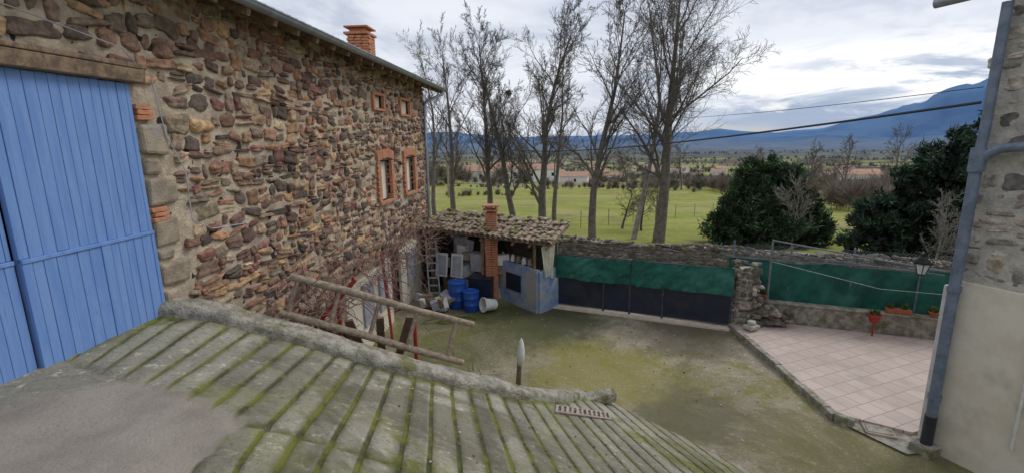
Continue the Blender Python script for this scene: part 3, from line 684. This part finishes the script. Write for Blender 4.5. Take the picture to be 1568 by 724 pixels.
for k in range(6):
    p=F0+fd*(k*1.35+.1); B.tube([p-tn*.06,p-tn*.06+Vector((0,0,2.1))],.022,6)
B.tube([F0+Vector((0,0,1.66)),te-tn*.2+Vector((0,0,1.70))],.012,5)
B.make('fence_posts',m_pipe,fen)
B=MB();u=0
while u<6.6:
    for s in(1,-1):
        a=F0+fd*u-tn*.05;b2=F0+fd*(u+s*.45)-tn*.05; B.tube([a+Vector((0,0,1.6)),b2+Vector((0,0,2.05))],.0022,3,cap=False)
    u+=.075
B.make('chain_link',m_zinc,fen)
B=MB(); B.tube([(6.5,11.5,.05),(6.5,11.5,2.3)],.025,8);B.tube([(6.5,11.5,2.28),(8.75,9.2,2.10)],.02,6);B.tube([(6.5,11.5,1.98),(8.75,9.2,2.02)],.012,6);B.tube([(6.5,11.5,1.9),(6.9,11.09,2.24)],.012,6);B.make('metal_pole_frame',M('metal_pole',(.20,.21,.23),(.13,.14,.155),6,.5),None,True)
B=MB(); B.tube([(6.5,11.5,1.75),(7.8,9.6,1.62),(8.9,8.6,1.75)],.004,4); B.make('washing_line',m_white)
def pot(x,y,z,r_,h,name,plant=True,mat=m_terra):
    e=empty(name);B=MB();B.lathe((x,y,z),[(0,0),(r_*.68,0),(r_*.95,h*.78),(r_*1.1,h*.8),(r_*1.1,h),(r_*.95,h),(r_*.9,h*.9),(0,h*.88)],18);B.make('pot',mat,e,True)
    if plant:
        r=random.Random(int(x*100));B=MB()
        for k in range(50):
            a=r.uniform(0,6.28);l=r.uniform(.05,.18);c_=Vector((x+r.uniform(-.5,.5)*r_,y+r.uniform(-.5,.5)*r_,z+h*.9));d=Vector((math.cos(a)*.5,math.sin(a)*.5,1)).normalized();w=Vector((-math.sin(a),math.cos(a),0))*.018
            B.add([c_-w,c_+w,c_+d*l*.6+w*1.3,c_+d*l,c_+d*l*.6-w*1.3],[(0,1,2,3,4)])
        B.make('plant',m_plant,e)
def onw(t): p=tw.lerp(te,t);return p.x,p.y
x,y=onw(.05);pot(x,y,.62,.10,.17,'terracotta_pot')
x,y=onw(.38);pot(x,y-.35,.45,.13,.2,'red_flower_pot',True,m_red)
B=MB();B.tube([(x,y-.35,.09),(x,y-.35,.46)],.02,6);B.make('pot_stand',m_red)
x,y=onw(.58);pot(x,y,.62,.09,.13,'terracotta_pot')
B=MB();x,y=onw(.48);B.box((x,y,.68),(.5,.17,.12),math.atan2(td.y,td.x));B.make('terracotta_trough',m_terra,bev=.015)
for q in(-.15,.12): pot(x+td.x*q,y+td.y*q,.66,.06,.08,'potted_plant')
B=MB();B.box((5.95,11.1,.18),(.34,.26,.1),.4,jit=.02);B.box((5.95,11.1,.28),(.2,.16,.1),.8,jit=.02);B.make('loose_stones',m_mortar_g,bev=.03)
# ------------------------------------------------------------------ right house
hs=empty('rendered_stone_house')
C0=Vector((6.5,6.58,0)); hd=Vector((.371,-.928,0)); hn=Vector((-.928,-.371,0))
def H(u,n,z): p=C0+hd*u+hn*n; return Vector((p.x,p.y,z))
Hrot=math.atan2(hd.y,hd.x)
def hbox(P,name,mat,bev=0):
    B=MB();B.add(P,[(3,2,1,0),(4,5,6,7),(0,1,5,4),(1,2,6,5),(2,3,7,6),(3,0,4,7)]);return B.make(name,mat,hs,bev=bev)
hbox([H(0,0,-.1),H(9,0,-.1),H(9,-5,-.1),H(0,-5,-.1),H(0,0,6.6),H(9,0,6.6),H(9,-5,6.6),H(0,-5,6.6)],'wall_core',m_mortar_g)
hbox([H(-.03,.05,-.1),H(9,.05,-.1),H(9,-.2,-.1),H(-.03,-.2,-.1),H(-.03,.05,2.74),H(9,.05,2.74),H(9,-.2,2.74),H(-.03,-.2,2.74)],'cream_render',m_plaster,.01)
B=MB(); B.box(H(-.08,.0,1.3),(.09,.26,2.7),Hrot); B.make('corner_trim',m_white,hs,bev=.01)
us=np.arange(0,5,.04);zs=np.arange(2.74,6.6,.04);UU,ZZ=np.meshgrid(us,zs,indexing='ij');NN=.02+(fbm(UU*6,ZZ*6,4,72)-.45)*.05
rawmesh('wall_mortar',np.stack([C0.x+hd.x*UU+hn.x*NN,C0.y+hd.y*UU+hn.y*NN,ZZ],-1).reshape(-1,3),gridF(*UU.shape),None,True,[m_mortar_g],hs)
R_=pack(.10,5,2.78,6.6,.27,.19,60,gap=.06); S1=stones(R_,lambda U,Nn,Zz:np.stack([C0.x+hd.x*U+hn.x*Nn,C0.y+hd.y*U+hn.y*Nn,Zz],-1),PAL_GREY*1.1,3,.042,61,.04)
rawmesh('wall_stones',*S1,False,[m_stone],hs)
B=MB(); B.tube([H(.02,.17,0.12),H(.02,.17,4.35)],.07,14); 
for z in(.9,2.6): B.tube([H(.02,.17,z),H(.02,.17,z+.07)],.085,14)
B.tube([H(.02,.17,4.3),H(.02,.17,4.62)],.092,14)
B.tube([H(.02,.17,4.5),H(.04,.17,4.8),H(.04,.17,6.45)],.06,14)
B.tube([H(.02,.17,4.42),H(.12,.17,4.55),H(.25,.17,4.62),H(1.5,.17,4.75),H(4,.17,4.9)],.062,14)
B.make('downpipe',m_pipe,hs,True)
B=MB(); B.tube([H(.02,.17,.0),H(.02,.17,.62)],.078,14);B.make('downpipe_foot',M('dark_iron',(.03,.035,.045),(.02,.022,.03),8,.5),hs,True)
B=MB(); B.box(H(.02,.2,.05),(.3,.3,.2),Hrot,jit=.015);B.make('pipe_shoe',m_curb,hs,bev=.02)
B=MB(); B.tube([H(-.75,.2,6.62),H(.2,.2,6.64),H(5,.2,6.68)],.07,10);B.make('gutter',m_zinc,hs,True)
B=MB(); B.tube([H(.9,.09,.6),H(.9,.09,2.6)],.018,8);B.box(H(.9,.1,2.62),(.1,.08,.12),Hrot);B.make('conduit',m_white,hs)
B=MB(); P=[H(-.3,.0,6.7),H(9,.0,6.7),H(9,-5,8),H(-.3,-5,8)];B.add(P+[p+Vector((0,0,.12)) for p in P],[(3,2,1,0),(4,5,6,7),(0,1,5,4),(1,2,6,5),(2,3,7,6),(3,0,4,7)]);B.make('roof',m_tile,hs)
lan=empty('wall_lantern'); lc=Vector((6.28,7.0,2.72))
B=MB();B.lathe(lc,[(.05,0),(.055,.0),(.10,.17)],6,m=1);B.lathe(lc,[(0,-.03),(.05,-.02),(.06,.0)],6);B.lathe(lc,[(.125,.16),(.13,.18),(.05,.25),(.02,.27),(.02,.30),(0,.31)],6)
for k in range(6):
    t=2*math.pi*k/6;B.tube([lc+Vector((.055*math.cos(t),.055*math.sin(t),0)),lc+Vector((.105*math.cos(t),.105*math.sin(t),.17))],.006,4)
B.tube([lc+Vector((0,0,.3)),lc+Vector((.05,-.08,.38)),lc+Vector((.2,-.35,.36))],.01,6);B.make('lantern_body',[m_dark,m_white],lan)
# ------------------------------------------------------------------ cables
def cable(p,q,sag,r_,name):
    p=Vector(p);q=Vector(q);B=MB();B.tube([p.lerp(q,t)-Vector((0,0,sag*4*t*(1-t))) for t in np.linspace(0,1,50)],r_,5);return B.make(name,m_cable,None,True)
cable((6.35,6.6,5.22),(-8,60,6.5),1.6,.020,'power_cable'); cable((6.35,6.6,5.42),(3,45,8.5),1.0,.006,'telephone_cable')
# ------------------------------------------------------------------ bare trees
def bare_tree(name,base,H_,r0,seed,spread=.55,lean=(0,0),fork=.25,mat=None,density=1.0,up=.25,lv=4,rel=.62,mn=.0055):
    r=random.Random(seed); tubes={}
    def add(pts,rs,n): tubes.setdefault((len(pts),n),[]).append((pts,rs))
    def grow(p,d,L,R,level):
        k=10 if level==0 else (6 if level<3 else 4)
        step=L/(k-1);pts=[p.copy()];rs=[R];dirs=[d.copy()]
        wob=.06 if level==0 else .15
        for i in range(1,k):
            d=(d+Vector((r.gauss(0,wob),r.gauss(0,wob),r.gauss(0,wob)+up*(.16 if level else .10)))).normalized()
            p=p+d*step;pts.append(p.copy());dirs.append(d.copy());rs.append(max(R*(1-(.78 if level else .88)*(i/(k-1))**.85),mn))
        add([tuple(q) for q in pts],rs,{0:10,1:6,2:4}.get(level,3))
        if level>=lv: return
        nch={0:21,1:10,2:9,3:6}[level]*density
        nch=max(2,int(nch*r.uniform(.85,1.2)))
        for c in range(nch):
            t=fork+(1-fork)*(c+r.random())/nch if level==0 else .12+.88*(c+r.random())/nch
            x=t*(k-1);i=min(int(x),k-2);f=x-i
            q=pts[i].lerp(pts[i+1],f);dd=dirs[i];az=r.uniform(0,6.283)
            o=dd.orthogonal().normalized();o=Matrix.Rotation(az,3,dd)@o
            an=spread*r.uniform(.7,1.35)*(1.0 if level==0 else 1.2)
            nd=(dd*math.cos(an)+o*math.sin(an)); nd.z+=up*.5; nd.normalize()
            fac=(1.08-.62*t) if level==0 else (1-.35*t)
            grow(q,nd,L*rel*r.uniform(.65,1.1)*fac*(.85 if level==0 else .88),max(rs[i]*(.45 if level==0 else .55)*r.uniform(.7,1),mn),level+1)
    grow(Vector(base)-Vector((0,0,.3)),Vector((lean[0],lean[1],1)).normalized(),H_,r0,0)
    Vs=[];Fs=[];o=0
    for (k,n),lst in tubes.items():
        P=np.array([q[0] for q in lst]);R=np.array([q[1] for q in lst]);m=len(lst)
        d=P[:,-1]-P[:,0];d/=np.linalg.norm(d,axis=1,keepdims=True)+1e-9
        ref=np.where(np.abs(d[:,2:3])>.8,np.array([[1.,0,0]]),np.array([[0,0,1.]]));a=np.cross(d,ref);a/=np.linalg.norm(a,axis=1,keepdims=True);b2=np.cross(d,a)
        an=np.arange(n)*2*math.pi/n
        ring=a[:,None,None]*np.cos(an)[None,None,:,None]+b2[:,None,None]*np.sin(an)[None,None,:,None]
        V=P[:,:,None]+ring*R[:,:,None,None]
        ii=np.arange(k-1)[:,None];jj=np.arange(n)[None];f=np.stack([ii*n+jj,ii*n+(jj+1)%n,(ii+1)*n+(jj+1)%n,(ii+1)*n+jj],-1).reshape(-1,4)
        Fs.append((f[None]+(np.arange(m)*k*n)[:,None,None]).reshape(-1,4)+o);Vs.append(V.reshape(-1,3));o+=m*k*n
    return rawmesh(name,np.concatenate(Vs),np.concatenate(Fs),None,True,[mat or m_bark])
bare_tree('bare_tree',(6.8,21.5,.25),11.0,.29,1,spread=.62,lean=(.03,0),fork=.20,density=1.0,rel=.66)
bare_tree('bare_tree',(5.9,22.5,.2),12.0,.14,2,spread=.5,lean=(.03,0),fork=.35,mat=m_barkp,density=.8,rel=.44)
bare_tree('bare_tree',(3.9,22.5,.2),10.6,.21,3,spread=.50,lean=(-.02,0),fork=.2,density=.95,rel=.50)
bare_tree('bare_tree',(1.6,24,.1),10.0,.25,4,spread=.58,lean=(-.03,0),fork=.15,density=1.0,rel=.56)
t5=bare_tree('bare_tree',(.1,25.5,.1),9.6,.20,5,spread=.54,lean=(.02,0),fork=.18,density=.95,rel=.54)
bare_tree('bare_tree',(-1.2,26,.1),9.8,.20,6,spread=.54,lean=(-.02,0),fork=.18,density=.95,rel=.54)
bare_tree('bare_tree',(-3.6,29,.0),10.2,.20,7,spread=.55,fork=.18,density=.9,rel=.52)
bare_tree('bare_tree',(2.8,31,-.5),11.0,.18,8,spread=.52,fork=.2,density=.85,rel=.48)
bare_tree('bare_tree',(-5.6,34,-.5),11.5,.18,9,spread=.52,fork=.2,density=.85,rel=.5)
for i,(x,y,h) in enumerate([(7.2,26,2.8),(9.0,29,3.0),(17.0,22.5,2.2),(18.3,21.8,2.2),(6.4,27,2.6)]):
    bare_tree('orchard_tree',(x,y,float(hz(np.array(x),np.array(y)))),h,.09,20+i,spread=.9,fork=.35,density=.7,rel=.7,lv=3,up=.15,mn=.006)
bare_tree('bare_bush',(12.1,20.0,.1),2.8,.05,41,spread=.5,fork=.1,mat=m_barkp,density=.8,lv=3,rel=.7)
bare_tree('bare_bush',(14.4,15.6,.1),2.8,.05,42,spread=.6,fork=.1,mat=m_barkp,density=.8,lv=3,rel=.6)
co_=np.empty(len(t5.data.vertices)*3,np.float32);t5.data.vertices.foreach_get('co',co_);co_=co_.reshape(-1,3)
tgt_=np.array([.1,25.5,7.4]);nv_=co_[np.argmin(((co_-tgt_)**2).sum(1))]
nb=MB(); r=random.Random(2)
for k in range(130):
    c_=Vector([float(q) for q in nv_])+Vector((0,0,.05));d=Vector([r.gauss(0,1) for _ in range(3)]).normalized();d.z*=.6;e=Vector([r.gauss(0,1) for _ in range(3)]).normalized();nb.tube([c_+d*.1-e*.13,c_+d*.12,c_+d*.1+e*.13],.010,3,cap=False)
nb.make('bird_nest',m_bark)
# ------------------------------------------------------------------ evergreens
def evergreen(name,cols_,n,seed,size=.13,colr=(.030,.062,.026)):
    r=np.random.default_rng(seed); L=np.array(cols_,float); w=L[:,3]**1.3*L[:,4]; npuff=520
    ip=r.choice(len(L),npuff,p=w/w.sum()); t=r.random(npuff)**.8; az=r.uniform(0,2*math.pi,npuff)
    prf=np.clip(1.08-t,0,1)**.62*np.clip(.45+t*2.2,0,1)*r.uniform(.72,1.14,npuff)
    C0_=np.stack([L[ip,0]+np.cos(az)*L[ip,3]*prf,L[ip,1]+np.sin(az)*L[ip,3]*prf,L[ip,2]+t*L[ip,4]*r.uniform(.92,1.05,npuff)],-1)
    pr=r.uniform(.20,.42,npuff)*(1-.35*t); out=np.stack([np.cos(az),np.sin(az),.9+0*az],-1);out/=np.linalg.norm(out,axis=1,keepdims=True)
    pb=r.uniform(.55,1.45,npuff)
    idx=r.integers(0,npuff,n); d=r.normal(size=(n,3));d/=np.linalg.norm(d,axis=1,keepdims=True); rad_=r.random(n)**.5
    P=C0_[idx]+d*(pr[idx]*rad_)[:,None]+out[idx]*(r.random(n)*pr[idx]*.9)[:,None]
    a=r.normal(size=(n,3))*.7+out[idx]*1.0;a/=np.linalg.norm(a,axis=1,keepdims=True);b2=np.cross(a,r.normal(size=(n,3)));b2/=np.linalg.norm(b2,axis=1,keepdims=True)
    sz=size*r.uniform(.5,1.4,(n,1))
    V=np.stack([P-b2*sz*.26,P+a*sz*1.5,P+b2*sz*.26],1).reshape(-1,3);F=np.arange(3*n).reshape(-1,3)
    lit=np.clip(.55+.5*((P-C0_[idx])*out[idx]).sum(1)/pr[idx],.25,1.3)  # shade painted into leaf colour: puff cores darker, outer upper tips lighter
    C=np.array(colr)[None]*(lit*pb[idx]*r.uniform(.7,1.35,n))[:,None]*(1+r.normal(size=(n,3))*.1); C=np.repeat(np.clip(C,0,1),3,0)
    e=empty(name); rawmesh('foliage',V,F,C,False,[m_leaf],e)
    m2=9000; ii=r.choice(len(L),m2,p=w/w.sum());t=r.random(m2);az=r.uniform(0,6.283,m2);q=np.clip(1.0-t,0,1)**.62*np.clip(.45+t*2.2,0,1)*.78*r.random(m2)**.4
    P=np.stack([L[ii,0]+np.cos(az)*L[ii,3]*q,L[ii,1]+np.sin(az)*L[ii,3]*q,L[ii,2]+t*L[ii,4]*.93],-1);a=r.normal(size=(m2,3));a/=np.linalg.norm(a,axis=1,keepdims=True);b2=np.cross(a,r.normal(size=(m2,3)));b2/=np.linalg.norm(b2,axis=1,keepdims=True)
    V=np.stack([P-b2*.11,P+a*.3,P+b2*.11],1).reshape(-1,3);rawmesh('inner_foliage',V,np.arange(3*m2).reshape(-1,3),np.tile(np.array(colr)*.4,(3*m2,1)),False,[m_leaf],e)  # inner leaves coloured darker to stand for shade inside the crown
    B=MB()
    for (x,y,z,rx,h) in cols_: B.tube([(x,y,z-.8),(x+.05,y,z+h*.5),(x,y,z+h*.9)],[.10,.06,.02],6,cap=False)
    B.make('trunk',m_bark,e)
evergreen('yew_tree',[(11.5,21.8,-.2,1.5,3.9),(10.7,21.5,-.2,1.2,3.3),(12.5,21.6,-.2,1.3,3.6),(13.3,21.2,-.3,1.1,2.5),(9.9,21.4,-.3,.95,2.1),(12.0,20.8,-.3,1.2,2.5),(10.9,20.9,-.3,1.1,2.2),(13.9,21.3,-.3,.8,1.6)],62000,1,.12,(.044,.086,.036))
evergreen('evergreen_tree',[(13.9,17.9,-.2,1.1,2.6),(14.9,17.8,-.2,1.4,3.7),(16.1,17.5,-.2,1.7,4.9),(17.6,17.1,-.2,1.9,5.8),(15.4,16.8,-.2,1.2,2.3),(16.8,16.4,-.2,1.3,2.9),(19.6,17,0,1.9,6.2)],66000,2,.13,(.038,.072,.042))
# ------------------------------------------------------------------ distant masses
def distant(name,pos,hh,cols,seed,m=46,wd=.035):
    r=np.random.default_rng(seed);n=len(pos);hh=np.asarray(hh)
    d=r.normal(size=(n,m,3));d[:,:,2]=np.abs(d[:,:,2])*.9;d/=np.linalg.norm(d,axis=2,keepdims=True)
    L=hh[:,None,None]*r.uniform(.3,.62,(n,m,1))*np.array([.75,.75,1])
    c=pos[:,None,:]+np.array([0,0,1])*(hh[:,None,None]*r.uniform(.14,.45,(n,m,1)))
    tip=c+d*L; w=np.cross(d,r.normal(size=(n,m,3)));w/=np.linalg.norm(w,axis=2,keepdims=True)+1e-6;w*=hh[:,None,None]*wd
    st=c+d*L*.15
    V=np.stack([st-w,tip,st+w],2).reshape(-1,3);F=np.arange(n*m*3).reshape(-1,3)
    C=np.repeat(cols*r.uniform(.8,1.2,(n,1)),m*3,0)
    tw_=hh[:,None]*np.array([[.012,0,0]]); TV=np.stack([pos-tw_,pos+tw_,pos+np.array([0,0,.6])*hh[:,None]],1).reshape(-1,3); TF=np.arange(n*3).reshape(-1,3)+len(V)
    rawmesh(name,np.concatenate([V,TV]),np.concatenate([F,TF]),np.concatenate([C,np.repeat(cols*.8,3,0)]),False,[m_dist])
r=np.random.default_rng(21)
P=[];Hh=[];Cc=[];P2=[];H2=[];C2=[]
def addt(x,y,h,c,near=False):
    a,b_,c_=(P2,H2,C2) if near else (P,Hh,Cc)
    a.append((x,y,float(hz(np.array(x),np.array(y)))-.2));b_.append(h);c_.append(c)
PB=[(.20,.16,.13),(.17,.135,.11),(.21,.18,.13),(.075,.09,.05),(.22,.165,.14)]
for dist,n,hm in((62,10,4),(100,50,5),(150,140,7),(220,210,8),(320,280,9),(420,280,10),(560,360,11),(760,420,12),(1000,440,13),(1400,440,15),(2000,460,18),(2900,460,22)):
    for k in range(n):
        a=r.uniform(-.75,1.35)
        dd=dist*(1+.13*math.sin(a*7+dist)+r.normal()*.035)
        if dist<130 and (-.02<a<.93): continue
        if dist<200 and (.08<a<.55): continue
        y=dd/math.sqrt(1+a*a);x=a*y
        haze_fac=min(dist/3200,.75); base=np.array(PB[r.integers(0,5)])  # distance haze mixed into each tree's own colour
        addt(x,y,hm*r.uniform(.5,1.2),base*(1-haze_fac)+np.array([.14,.19,.27])*haze_fac,dist<160)
for k in range(260):
    a=r.uniform(.42,1.3);dd=r.uniform(58,110) if a>.66 else r.uniform(95,140);y=dd/math.sqrt(1+a*a);addt(a*y,y,r.uniform(1.8,5.0),np.array(PB[r.integers(0,3)]),True)
for k in range(110):
    a=r.uniform(.06,.60);dd=124+14*math.sin(a*12)+r.normal()*7;y=dd/math.sqrt(1+a*a);addt(a*y,y,r.uniform(1.6,4.5),np.array(PB[r.integers(0,5)]),True)
# two hedge lines crossing the left field
for k in range(150):
    a=r.uniform(-.5,.10);dd=(70 if k%2 else 98)+6*math.sin(a*9)+r.normal()*.8;y=dd/math.sqrt(1+a*a);addt(a*y,y,r.uniform(.7,1.6),np.array(PB[r.integers(0,3)])*.85,True)
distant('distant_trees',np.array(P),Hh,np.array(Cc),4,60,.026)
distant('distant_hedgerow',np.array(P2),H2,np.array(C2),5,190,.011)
for i,(x,y,h) in enumerate([(58,72,10),(66,70,9),(50,80,8),(74,66,10),(45,86,8),(36,100,9),(52,74,9),(62,66,8),(24,98,8)]):
    bare_tree('distant_bare_tree',(x,y,float(hz(np.array(x),np.array(y)))),h,.2,60+i,spread=.6,density=.75,lv=3,rel=.6,fork=.15,mn=.018)
# village
B=MB(); r=random.Random(14)
def house(x,y,w,d,h,rot,white=0):
    z=float(hz(np.array(x),np.array(y)))-1; M_=Matrix.Rotation(rot,3,'Z'); c_=Vector((x,y,z))
    B.box((x,y,z+(h+1)/2),(w,d,h+1),rot,white)
    rh=d*.22; v=[c_+M_@Vector(q) for q in((-w/2-.4,-d/2-.4,h+1),(w/2+.4,-d/2-.4,h+1),(w/2+.4,d/2+.4,h+1),(-w/2-.4,d/2+.4,h+1),(-w/2-.4,0,h+1+rh),(w/2+.4,0,h+1+rh))]
    B.add(v,[(0,1,5,4),(2,3,4,5),(0,4,3),(1,2,5)],2)
    for s in(-1,1):
        for k in(-.3,0,.3):
            p=c_+M_@Vector((k*w,s*(d/2+.02),h*.6+1)); B.box(p,(1.0,.06,1.3),rot,3)
HS=[(-.055,150,14,8,4,0),(-.02,158,12,8,5,0),(.06,190,14,9,5,0),(.10,215,26,9,4,0),(.13,235,12,8,5,1),(.50,420,16,10,7,0),(.56,500,14,9,7,1),(-.1,300,16,9,6,1),(.18,360,14,9,6,0),(.22,420,16,9,6,1),(.73,180,10,7,5,0),(.84,300,14,9,6,1)]
for k in range(56):
    HS.append((r.uniform(-.1,1.0),r.choice((450,560,640,760,900,1100,1400))*r.uniform(.93,1.07),r.uniform(14,24),r.uniform(9,12),r.uniform(6,9),r.randint(0,1)))
for a,dd,w,d,h,wh in HS:
    y=dd/math.sqrt(1+a*a);house(a*y,y,w,d,h,r.uniform(-.5,.5),wh)
B.make('distant_village',[m_white,m_plaster,M('village_roof',(.40,.23,.16),(.30,.18,.13),1),m_dark])
B=MB()
for k in range(12):
    t=k/11; x=4+22*t;y=27+14*math.sin(t*1.5);z=float(hz(np.array(x),np.array(y)));B.tube([(x,y,z-.1),(x,y,z+1.0)],.025,5)
B.make('field_fence',m_woodg)
B=MB(); z=float(hz(np.array(-8.),np.array(60.)));B.tube([(-8,60,z),(-8,60,6.8)],.12,8);B.make('utility_pole',m_woodg)
B=MB(); r=random.Random(77)
for k in range(900):
    if k<450: x=r.gauss(-2.0,.5);y=8.2+r.gauss(0,.5);l=r.uniform(.08,.28)
    else:
        x=r.uniform(-2.8,1.4) ;y=float(ypath(x))+.36+abs(r.gauss(0,.1));l=r.uniform(.04,.14)
    a=r.uniform(0,6.28);w=.01;B.add([(x-w,y,0),(x+w,y,0),(x+.1*math.cos(a),y+.1*math.sin(a),l)],[(0,1,2)])
B.make('grass_tufts',m_plant)
T,Fc=ICO[2];Vs=[];Fs=[];Cs=[];r=np.random.default_rng(90)
for k in range(460):
    if k<200:
        x=r.uniform(-1.2,2.2);y=r.uniform(2.9,float(ypath(x))-.02);z=float(zr(x,y))
    else: x=r.uniform(-1,5.5);y=r.uniform(7.5,13);z=.0
    if z<0: z=0
    sz=r.uniform(.004,.014)*(1.5 if k>200 else 1);Vs.append(T*np.array([sz,sz,sz*.6])*(1+r.uniform(-.2,.2,(len(T),1)))+np.array([x,y,z+.004]));Fs.append(Fc+k*len(T));Cs.append(np.tile(np.array([(.30,.26,.2),(.16,.11,.06),(.42,.39,.33)][r.integers(0,3)]),(len(T),1)))
rawmesh('gravel_and_debris',np.concatenate(Vs),np.concatenate(Fs),np.concatenate(Cs),False,[m_stone])
# ------------------------------------------------------------------ world
w=bpy.data.worlds.new('World');scene.world=w;w.use_nodes=True;nt=w.node_tree;nt.nodes.clear()
try: w.cycles.sampling_method='MANUAL';w.cycles.sample_map_resolution=512
except Exception: pass
out=N(nt,'ShaderNodeOutputWorld');bg=N(nt,'ShaderNodeBackground');nt.links.new(bg.outputs[0],out.inputs[0])
sky=N(nt,'ShaderNodeTexSky',sky_type='NISHITA');sky.sun_disc=False;sky.sun_elevation=math.radians(48);sky.sun_rotation=math.radians(65)
tc=N(nt,'ShaderNodeTexCoord');D=tc.outputs['Generated'];sx=N(nt,'ShaderNodeSeparateXYZ');nt.links.new(D,sx.inputs[0])
zc=math_(nt,'ADD',math_(nt,'MAXIMUM',sx.outputs[2],0.0),.16)
cx=math_(nt,'DIVIDE',sx.outputs[0],zc);cy=math_(nt,'DIVIDE',sx.outputs[1],zc)
cv=N(nt,'ShaderNodeCombineXYZ');nt.links.new(cx,cv.inputs[0]);nt.links.new(cy,cv.inputs[1])
n1=noise(nt,.85,5,.6,cv.outputs[0],.4);n2=noise(nt,.32,4,.5,cv.outputs[0],.3)
c=mix(nt,ramp(nt,n1,.38,.58),(.46,.51,.62),(.76,.79,.86))
c=mix(nt,ramp(nt,n2,.40,.60,0,.5),c,(.82,.85,.91))
el=sx.outputs[2]; az=math_(nt,'DIVIDE',sx.outputs[0],math_(nt,'MAXIMUM',sx.outputs[1],.05))
rt=ramp(nt,az,.05,.6)
low=math_(nt,'MULTIPLY',rt,ramp(nt,math_(nt,'ADD',el,math_(nt,'MULTIPLY',n1,.12)),.11,.20,1,0))
c=mix(nt,math_(nt,'MULTIPLY',low,.8),c,(.29,.38,.55))
sv=N(nt,'ShaderNodeMapping');sv.inputs['Scale'].default_value=(3,3,16);nt.links.new(D,sv.inputs[0])
n3=noise(nt,1.3,5,.66,sv.outputs[0],.5)
elj=math_(nt,'ADD',el,math_(nt,'MULTIPLY',math_(nt,'SUBTRACT',n3,.5),.16))
band=math_(nt,'MULTIPLY',ramp(nt,elj,.055,.085),ramp(nt,elj,.125,.165,1,0))
br_=math_(nt,'MULTIPLY',math_(nt,'MULTIPLY',band,ramp(nt,az,.30,.50)),ramp(nt,n3,.34,.50))
c=mix(nt,br_,c,(1.0,1.0,1.0))
ns=mix(nt,1.0,sky.outputs[0],(.10,.10,.10),'MULTIPLY')
c=mix(nt,ramp(nt,noise(nt,.6,4,.5,cv.outputs[0]),.56,.72,0.06,.5),c,ns)
nt.links.new(c,bg.inputs[0]);bg.inputs[1].default_value=1.12
sl=bpy.data.lights.new('sun','SUN');sl.energy=1.6;sl.angle=math.radians(26);sl.color=(1,.96,.89);so=bpy.data.objects.new('sun',sl);COL.objects.link(so)
el_,az_=math.radians(48),math.radians(65); dv=Vector((math.sin(az_)*math.cos(el_),math.cos(az_)*math.cos(el_),math.sin(el_))); so.rotation_euler=dv.to_track_quat('Z','Y').to_euler()
# ------------------------------------------------------------------ camera
th=math.radians(11.5); r_=math.radians(.7)
R0=Vector((1,0,0));Fw=Vector((0,math.cos(th),-math.sin(th)));U0=Vector((0,math.sin(th),math.cos(th)))
Rr=R0*math.cos(r_)-U0*math.sin(r_);Uu=U0*math.cos(r_)+R0*math.sin(r_)
cd=bpy.data.cameras.new('camera');cd.sensor_width=36;cd.lens=36*724/1568;cd.clip_start=.05;cd.clip_end=40000
co=bpy.data.objects.new('camera',cd);COL.objects.link(co)
Mx=Matrix((Rr,Uu,-Fw)).transposed().to_4x4();Mx.translation=Vector((0,0,4.8));co.matrix_world=Mx
scene.camera=co
scene.view_settings.view_transform='Standard';scene.view_settings.look='None';scene.view_settings.exposure=0
